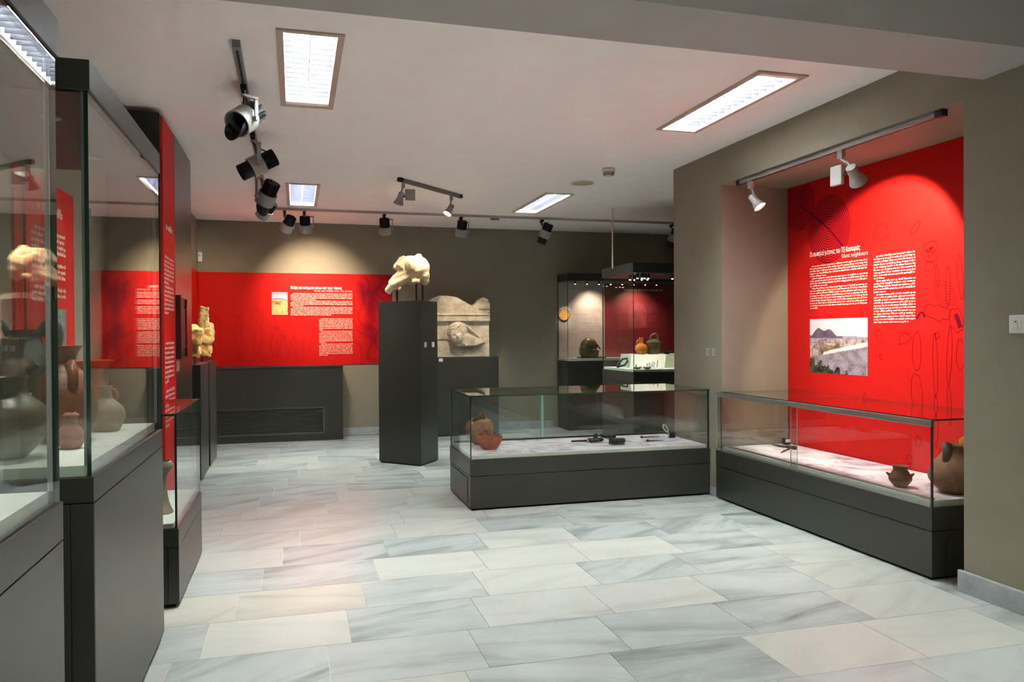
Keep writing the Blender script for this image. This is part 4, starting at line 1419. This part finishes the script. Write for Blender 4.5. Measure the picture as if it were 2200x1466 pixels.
for (xx, yy) in ((3.62, 8.0), (3.67, 8.0), (3.75, 7.97), (3.81, 7.95), (3.60, 7.76), (3.65, 7.75), (3.69, 7.77), (3.73, 7.76), (4.02, 7.76), (4.07, 7.77), (4.12, 7.76)):
    sp = MB().cyl((xx, yy, zg), (xx, yy + .01, zg - .05), .018, .014, 12).build('mini_spotlight', 'lampblack', fc)
    MB().cyl((xx, yy + .0101, zg - .0505), (xx, yy + .012, zg - .06), .009, seg=10).build('bulb', 'bulb', sp)
FZ = .892
st = tag(box(3.67, 4.70, 8.02, 8.40, FZ, 1.045).build('display_step', 'deckedge', None, .002), 'pale green display step inside the free-standing showcase', 'riser')
t = thing('text_board', 'sloping white text board with black drawings inside the free-standing showcase', 'text board', (3.88, 7.86, FZ))
bu, bv = Vector((.39, -.05, 0)).normalized(), Vector((.085, .13, .15)).normalized()
bn = bu.cross(bv).normalized()
o_ = Vector((3.535, 7.845, FZ + .003))


class FrB(Fr):
    def p(s, u, v, n=0.0):
        return o_ + bu * u + bv * v + bn * n


fb_ = FrB((0, 0, 0), (1, 0, 0), (0, 0, 1))
slab(fb_, 0, .40, 0, .215, -.001, .004).build('board', 'plastic', t)
words(fb_, .03, .37, .20, .12, 6, .0048, 'grey_ink', t, 51, (2,))
mb = MB()
rr = random.Random(5)
for (u, hgt_, wd) in ((.06, .05, .02), (.11, .03, .03), (.15, .03, .02), (.19, .07, .016), (.215, .09, .014), (.235, .075, .013), (.255, .10, .012), (.275, .085, .012), (.305, .12, .013)):
    vv = .015
    while vv < hgt_:
        slab(fb_, u, u + wd * rr.uniform(.6, 1), vv, vv + .012, .004, .0048, mb)
        vv += .016
mb.build('drawings', 'dark_ink', t)
pot('orange_jug', 'bright orange clay jug with broken neck in the free-standing showcase', 'jug', (3.805, 8.12, 1.045),
    [(.034, 0), (.042, .005), (.068, .045), (.071, .075), (.058, .108), (.027, .125), (.024, .155), (.03, .20)], 'orange', rim=jag(.185, .02, 1.5, 2, [(2.8, 1.0, .03)]),
    handles=[([(-.026, 0, .155), (-.042, 0, .16), (-.052, 0, .145), (-.046, 0, .112)], .008)], seg=48)
pot('bronze_jug', 'grey-green jug with angular shoulder and arched handle in the free-standing showcase', 'jug', (3.965, 8.13, 1.045),
    [(.055, 0), (.062, .004), (.066, .015), (.08, .11), (.084, .135), (.08, .143), (.05, .168), (.04, .178), (.046, .19)], 'bronze',
    handles=[([(-.05, -.02, .165), (-.045, -.02, .205), (-.01, -.03, .232), (.025, -.03, .225), (.035, -.045, .15)], .010)])
pot('dark_bowl', 'small dark footed bowl on the pale step of the free-standing showcase', 'bowl', (4.11, 8.08, 1.045),
    [(.028, 0), (.032, .004), (.028, .01), (.046, .028), (.055, .042)], 'patina', th=.005)
for k, (xx, yy, lab) in enumerate(((3.60, 7.78, 'left small bronze dish at the front of the free-standing showcase'), (3.70, 7.745, 'right small bronze dish at the front of the free-standing showcase'))):
    pot('bronze_dish', lab, 'dish', (xx, yy, FZ), [(.016, 0), (.024, .003), (.04, .014), (.043, .024)], 'bronze', th=.004, group='small bronze dishes')
t = thing('swing_ring', 'dark bronze swing handle leaning in the left of the free-standing showcase', 'handle', (3.592, 8.16, FZ))
MB().tube([(-.07, 0, .012), (-.055, .0, .05), (0, .0, .10), (.055, 0, .11), (.06, 0, .07), (.02, 0, .03), (-.07, 0, .012)], .012, 10).build('ring', 'patina', t, world=False)

# ================================================================== ceiling lights
def fluo(cx, cy, label):
    t = thing('ceiling_light', label, 'ceiling light', (cx, cy, ZC), 'recessed fluorescent lights')
    w2, l2, iw, il = LW, LL, LW - .033, LL - .030
    b = MB()
    z0, z1 = ZC - .008, ZC + .002
    b.box(cx - w2, cx - iw, cy - l2, cy + l2, z0, z1).box(cx + iw, cx + w2, cy - l2, cy + l2, z0, z1).box(cx - iw, cx + iw, cy - l2, cy - il, z0, z1).box(cx - iw, cx + iw, cy + il, cy + l2, z0, z1)
    b.build('frame', 'frame', t)
    b = MB()
    b.box(cx - iw - .004, cx - iw, cy - il, cy + il, ZC, ZC + .1).box(cx + iw, cx + iw + .004, cy - il, cy + il, ZC, ZC + .1)
    b.box(cx - iw, cx + iw, cy - il - .004, cy - il, ZC, ZC + .1).box(cx - iw, cx + iw, cy + il, cy + il + .004, ZC, ZC + .1)
    b.box(cx - iw, cx + iw, cy - il, cy + il, ZC + .096, ZC + .1)
    b.build('housing', 'reflector', t)
    box(cx - iw + .001, cx + iw - .001, cy - il + .001, cy + il - .001, ZC + .076, ZC + .080).build('diffuser', DIFF, t)
    box(cx - .002, cx + .002, cy - il, cy + il, ZC + .004, ZC + .074).build('spine', 'louvre', t)
    n = 15
    fl = None
    for k in range(1, n):
        for s in (-1, 1):
            if fl is None:
                fl = MB().box(-iw / 2 + .003, iw / 2 - .003, -.002, .002, .012, .070).build('louvre_blade', 'blade', t, world=False)
                o = fl
            else:
                o = fl.copy()
                COL.objects.link(o)
                o.parent = t
            o.location = (s * iw / 2, -il + k * 2 * il / n, 0)
    return t


for (c, lab) in zip(LIGHTS, ('large fluorescent ceiling light nearest the long spotlight track', 'fluorescent ceiling light nearest the niche wall', 'small-looking fluorescent ceiling light at the far left near the back wall', 'fluorescent ceiling light farthest to the right near the back wall',
                             'unseen fluorescent ceiling light added in front of the beam on the left', 'unseen fluorescent ceiling light added in front of the beam on the right')):
    fluo(c[0], c[1], lab)

# ================================================================== tracks and spotlights
def track(name, label, a, b, zt, h=.034, wd=.036, ends=('lampblack', 'lampblack'), rail='trackgrey'):
    a, b = Vector((a[0], a[1], zt)), Vector((b[0], b[1], zt))
    d = (b - a).normalized()
    s = Vector((0, 0, 1)).cross(d) * wd / 2
    t = thing(name, label, 'lighting track', tuple(a), 'lighting tracks')

    def pr(p, q, z0, z1, ww=1.0):
        v = [p - s * ww, p + s * ww, q + s * ww, q - s * ww]
        return MB().add([(x.x, x.y, z0) for x in v] + [(x.x, x.y, z1) for x in v], [(0, 1, 2, 3), (7, 6, 5, 4), (4, 5, 1, 0), (5, 6, 2, 1), (6, 7, 3, 2), (7, 4, 0, 3)])
    fixn(pr(a + d * .05, b - d * .05, zt - h, zt).build('rail', rail, t))
    fixn(pr(a + d * .05, b - d * .05, zt - h - .0006, zt - h + .004, .35).build('slot', 'seam', t))
    fixn(pr(a, a + d * .05, zt - h - .001, zt).build('end_cap', ends[0], t))
    fixn(pr(b - d * .05, b, zt - h - .001, zt).build('end_cap', ends[1], t))
    return t


track('spotlight_track', 'long grey spotlight track running into the room on the left ceiling', (-.262, 3.93), (-.285, 8.45), ZC, ends=('trackgrey', 'trackgrey'))
track('spotlight_track', 'long grey spotlight track parallel to the back wall', (-.25, 8.95), (5.4, 8.95), ZC, h=.024, rail='trackpale', ends=('trackpale', 'trackpale'))
track('spotlight_track', 'short diagonal spotlight track with two small lamps', (.905, 6.98), (1.63, 7.70), ZC)
track('spotlight_track', 'grey spotlight track under the top of the niche', (3.205, 5.14), (3.205, 3.22), NZ)


def drum_spot(label, top, pivot, aim, snoot, side=1, sc=1.0, lampspec=None, group='drum spotlights', dark_drum='silver', cable=True):
    """large museum spot: track adapter, L bracket, cable, silver drum, finned heat sink, optional snoot"""
    top, pivot = Vector(top), Vector(pivot)
    aim = Vector(aim).normalized()
    t = thing('drum_spotlight', label, 'spotlight', tuple(top), group)
    side_v = aim.cross(Vector((0, 0, 1)))
    side_v = side_v.normalized() if side_v.length > .05 else Vector((1, 0, 0))
    side_v *= side
    R_ = .072 * sc
    ctr = pivot - side_v * (R_ + .006)
    # adapter
    MB().box(top.x - .016, top.x + .016, top.y - .05, top.y + .03, top.z - .022, top.z).cyl((top.x, top.y, top.z - .022), (top.x, top.y, top.z - .045), .012, seg=12).build('adapter', 'lampblack', t)
    # bracket: horizontal piece then a drop to the pivot
    a = Vector((top.x, top.y, top.z - .050))
    b = Vector((pivot.x, pivot.y, top.z - .050)) + side_v * .012
    c = pivot + side_v * .012
    mb = MB()
    mb.cyl(a + Vector((0, 0, .006)), a - Vector((0, 0, .006)), .016, seg=14)
    for p, q in ((a, b), (b, c)):
        d = (q - p).normalized()
        o1 = d.orthogonal().normalized() if abs(d.z) < .5 else aim.cross(d).normalized()
        if abs(d.z) < .5:
            o1 = Vector((0, 0, 1))
        o2 = d.cross(o1).normalized()
        h1, h2 = (.006, .014) if abs(d.z) < .5 else (.014, .004)
        if abs(d.z) >= .5:
            o1 = (Vector((1, 0, 0)) - side_v * side_v.x)
            o1 = (o1 - d * o1.dot(d)).normalized() if o1.length > .1 else d.cross(side_v).normalized()
            o2 = d.cross(o1).normalized()
            h1, h2 = .013, .004
        p2, q2 = p - d * .006, q + d * .006
        vs = [x + o1 * i * h1 + o2 * j * h2 for x in (p2, q2) for i, j in ((-1, -1), (1, -1), (1, 1), (-1, 1))]
        mb.add(vs, [(3, 2, 1, 0), (4, 5, 6, 7), (0, 1, 5, 4), (1, 2, 6, 5), (2, 3, 7, 6), (3, 0, 4, 7)])
    fixn(mb.build('bracket', 'lampgrey', t))
    MB().cyl(pivot - side_v * .004, pivot + side_v * .022, .014 * sc, seg=18).build('pivot_knob', 'silver', t)
    # drum (hollow ring)
    f0, f1 = ctr + aim * .055 * sc, ctr - aim * .04 * sc
    dm = MB()
    dm.cyl(f1, f0, R_, R_, 36, caps=False).cyl(f0, f1 + aim * .02, R_ - .007, R_ - .012, 36, caps=False)
    e1 = aim.orthogonal().normalized()
    e2 = aim.cross(e1)
    n = 36
    ro = [f0 + (e1 * math.cos(2 * PI * k / n) + e2 * math.sin(2 * PI * k / n)) * R_ for k in range(n)]
    ri_ = [f0 + (e1 * math.cos(2 * PI * k / n) + e2 * math.sin(2 * PI * k / n)) * (R_ - .007) for k in range(n)]
    dm.add(ro + ri_, [(k, (k + 1) % n, n + (k + 1) % n, n + k) for k in range(n)])
    dm.cyl(f1 - aim * .0, f1 + aim * .004, R_, R_, 36)
    dr = fixn(dm.build('drum', dark_drum, t))
    MB().cyl(f1 + aim * .022, f1 + aim * .026, R_ - .014, seg=24).build('lens', 'seam', dr)
    # heat sink with fins
    hs = MB()
    h0, h1_ = f1, f1 - aim * .095 * sc
    hs.cyl(h0, h1_, R_ * .62, R_ * .62, 28)
    for k in range(18):
        a_ = 2 * PI * k / 18
        rad = e1 * math.cos(a_) + e2 * math.sin(a_)
        tan = (e2 * math.cos(a_) - e1 * math.sin(a_)) * .0035
        vs = [p + rad * r + tan * s for p in (h0, h1_) for r, s in ((R_ * .55, -1), (R_ * .84, -1), (R_ * .84, 1), (R_ * .55, 1))]
        hs.add(vs, [(3, 2, 1, 0), (4, 5, 6, 7), (0, 1, 5, 4), (1, 2, 6, 5), (2, 3, 7, 6), (3, 0, 4, 7)])
    fixn(hs.build('heat_sink', 'lampblack', t))
    if snoot:
        sn = MB()
        L_ = .10 * sc
        nseg = 26
        span = PI * (1.05 if snoot == 'half' else 2.0)
        vs = []
        low = (Vector((0, 0, -1)) - aim * (-aim.z)).normalized()
        low2 = aim.cross(low)
        for rr_ in (R_ * .80, R_ * .74):
            for j in range(2):
                for k in range(nseg + 1):
                    a_ = -span / 2 + span * k / nseg
                    ln = L_ * (1 if snoot != 'half' else max(.15, math.cos(a_ * .85)) ** .6)
                    vs.append(f0 + aim * (ln * j - .02) + (low * math.cos(a_) + low2 * math.sin(a_)) * rr_)
        m1 = nseg + 1
        fs = []
        for k in range(nseg):
            fs += [(k, k + 1, m1 + k + 1, m1 + k), (2 * m1 + k + 1, 2 * m1 + k, 3 * m1 + k, 3 * m1 + k + 1), (m1 + k, m1 + k + 1, 3 * m1 + k + 1, 3 * m1 + k)]
        fs += [(0, m1, 3 * m1, 2 * m1), (nseg, 2 * m1 + nseg, 3 * m1 + nseg, m1 + nseg)]
        sn.add(vs, fs, 0, True)
        sn.build('snoot', 'lampblack', t)
    if cable:
        end = h1_ + aim * .02 + Vector((0, 0, R_ * .6))
        mid = (a + end) / 2 + side_v * -.05 + Vector((0, 0, -.01))
        MB().tube([a, a * .72 + mid * .28 + Vector((0, 0, -.03)), mid, mid * .4 + end * .6 + Vector((0, 0, -.01)), end], .0045, 8).build('cable', 'lampblack', t)
    if lampspec:
        tgt, watts, deg, bl = lampspec
        lamp('spot_beam', tuple(ctr + aim * .062 * sc), tgt, watts, deg, bl, parent=t)
    return t


drum_spot('nearest silver drum spotlight with a black half snoot on the left track', (-.265, 4.55, 2.668), (-.212, 4.60, 2.505), (-.62, -.85, -.72), 'half', -1, 1.08, ((-.78, 3.05, .95), 16, 42, .6))
drum_spot('second silver drum spotlight on the left track, seen from the side', (-.272, 5.60, 2.668), (-.235, 5.66, 2.485), (-.86, -.12, -.5), 'full', -1, 1.0, ((-.80, 5.5, 1.4), 6, 46, .7))
drum_spot('third silver drum spotlight on the left track with black heat sink on top', (-.278, 6.85, 2.668), (-.300, 6.95, 2.475), (-.42, .55, -.85), 'half', -1, 1.1, ((-.88, 7.8, 1.3), 80, 36, .6))
drum_spot('fourth white drum spotlight at the far end of the left track', (-.282, 7.95, 2.668), (-.335, 8.0, 2.50), (-.55, .45, -.7), None, -1, 1.0, ((-1.1, 9.2, 1.8), 50, 70, .8))

BT = 8.95
for (xx, pz, aim, sn, spec, lab) in (
        (-.105, 2.49, (-.35, .5, -.7), None, ((-.9, 10.0, 1.7), 8, 70, .9), 'leftmost small drum spotlight on the back track, tilted'),
        (.105, 2.49, (.05, .45, -.9), None, ((.22, 10.05, 1.80), 170, 76, 1.0), 'second drum spotlight from the left on the back track'),
        (.99, 2.50, (.1, .5, -.85), None, ((.9, 10.05, 1.3), 16, 60, .9), 'drum spotlight on the back track above the torso'),
        (1.885, 2.50, (-.02, .45, -.9), None, ((2.05, 9.75, 1.35), 42, 44, .8), 'drum spotlight on the back track above the marble stele'),
        (2.885, 2.50, (-.3, .3, -.88), 'full', ((2.15, 9.75, 1.2), 22, 40, .8), 'drum spotlight with black snoot on the back track right of the stele'),
        (4.62, 2.50, (-.25, .4, -.85), 'full', ((4.2, 9.9, 1.2), 5, 50, .8), 'drum spotlight on the back track half hidden by the niche wall')):
    drum_spot(lab, (xx, BT, 2.664), (xx + .085, BT + .02, pz), aim, sn, 1 if aim[1] > 0 else -1, .95, spec)


def small_spot(label, top, joint, aim, box_side, spec, lit=True, zr=.0, scl=1.0):
    top, joint, aim = Vector(top), Vector(joint), Vector(aim).normalized()
    t = thing('small_spotlight', label, 'spotlight', tuple(top), 'small grey spotlights')
    MB().box(top.x - .014, top.x + .014, top.y - .022, top.y + .022, top.z - .05, top.z).build('adapter', 'lampgrey', t, .002)
    MB().tube([top - Vector((0, 0, .05)), (top + joint) / 2 + Vector((0, 0, -.005)), joint], .008, 10).build('arm', 'lampgrey', t)
    a, b_ = joint - aim * .045 * scl, joint + aim * .045 * scl
    h = MB().cyl(a, joint + aim * .01, .026 * scl, .028 * scl, 24)
    h.cyl(joint + aim * .01, b_ + aim * .02, .028 * scl, .047 * scl, 28, caps=False)
    h.cyl(b_ + aim * .02, joint + aim * .03, .044 * scl, .03 * scl, 28, caps=False)
    hd = h.build('head', 'lampgrey', t)
    e1 = aim.orthogonal().normalized()
    MB().cyl(joint + aim * .035 * scl, joint + aim * .045 * scl, .032 * scl, seg=20).build('lit_lens', 'bulb' if lit else 'label', hd)
    if box_side:
        c = joint + Vector(box_side)
        (MB().box(c.x - .012, c.x + .012, c.y - .05, c.y + .05, c.z - .06, c.z + .06) if abs(box_side[1]) > .1 else MB().box(c.x - .045, c.x + .045, c.y - .012, c.y + .012, c.z - .05, c.z + .05)).build('transformer_box', 'lampgrey', t, .004)
        MB().cyl(c, joint, .008, seg=10).build('joint_pin', 'lampblack', t)
    if spec:
        tgt, watts, deg, bl = spec
        lamp('spot_beam', tuple(joint + aim * .075), tgt, watts, deg, bl, parent=t)
    return t


small_spot('small grey spotlight with transformer box at the near end of the diagonal track', (.95, 7.025, 2.666), (.925, 7.03, 2.53), (-.25, .35, -.9), (.085, -.03, .02), ((.25, 9.95, 1.35), 10, 60, .9), False)
small_spot('small lit grey spotlight at the far end of the diagonal track', (1.50, 7.57, 2.666), (1.485, 7.56, 2.53), (-.5, -.25, -.85), None, ((1.10, 7.80, 1.92), 75, 40, .6), True)
small_spot('small lit grey spotlight at the far end of the niche track', (3.205, 4.97, NZ - .034), (3.205, 4.92, 2.24), (.32, -.5, -.8), None, ((3.6, 4.1, .7), 34, 90, .7), True)
small_spot('grey spotlight with transformer box in the middle of the niche track', (3.205, 4.0, NZ - .034), (3.215, 3.90, 2.23), (.724, .326, -.608), (-.02, .125, .01), ((3.755, 4.145, 1.77), 62, 98, .22), False, scl=1.15)

t = thing('track_junction', 'small grey feed box on the back track', 'junction box', (2.30, 8.95, 2.66))
box(2.25, 2.35, 8.93, 8.97, 2.648, 2.665).build('box', 'trackgrey', t, .002)

# ceiling bits
t = thing('smoke_detector', 'white smoke detector on the ceiling near the niche wall', 'smoke detector', (2.60, 6.18, ZC))
MB().lathe([(.055, 0), (.057, -.012), (.052, -.03), (.02, -.031)], seg=32).build('base', 'offwhite', t, world=False)
MB().lathe([(.046, -.03), (.044, -.045), (.034, -.062), (.005, -.064)], seg=32).build('sensor_head', 'offwhite', t, world=False)
b = MB()
for k in range(16):
    a = 2 * PI * k / 16
    b.cyl((.0455 * math.cos(a), .0455 * math.sin(a), -.036), (.037 * math.cos(a), .037 * math.sin(a), -.060), .0035, seg=6)
b.build('vent_slots', 'rod', t, world=False)
for c in t.children:
    fixn(c)
t = thing('ceiling_speaker', 'flat round beige ceiling speaker beside the smoke detector', 'speaker', (2.60, 6.82, ZC))
MB().lathe([(.105, 0), (.105, -.006), (.09, -.010), (.002, -.010)], seg=40).build('grille', 'beigeplastic', t, world=False)
MB().lathe([(.105, .0), (.112, -.003), (.112, -.007), (.1, -.009)], seg=40).build('rim', 'offwhite', t, world=False)
for c in t.children:
    fixn(c)
t = thing('hanging_rod', 'thin white rod hanging from the ceiling before the free-standing showcase', 'rod', (3.45, 8.10, ZC))
MB().cyl((3.45, 8.10, 2.02), (3.45, 8.10, ZC), .0085, seg=12).build('rod', 'offwhite', t)
MB().cyl((3.45, 8.10, ZC - .012), (3.45, 8.10, ZC), .022, seg=16).build('ceiling_rose', 'offwhite', t)

# small lamps inside the two cases at the back
lamp('case_beam', (3.59, 9.74, 1.94), (3.56, 10.06, 1.52), 18.0, 26, .8, parent=ec)
lamp('case_beam', (3.92, 9.74, 1.94), (3.95, 10.06, 1.5), 22.0, 90, .9, parent=ec)
lamp('case_beam', (4.60, 9.74, 1.94), (4.6, 10.06, 1.4), 22.0, 110, .9, parent=ec)
lamp('case_beam', (3.70, 7.90, 1.88), (3.85, 8.05, .95), 14.0, 70, .8, parent=fc)
lamp('case_beam', (4.07, 7.76, 1.88), (4.05, 8.05, .95), 14.0, 70, .8, parent=fc)
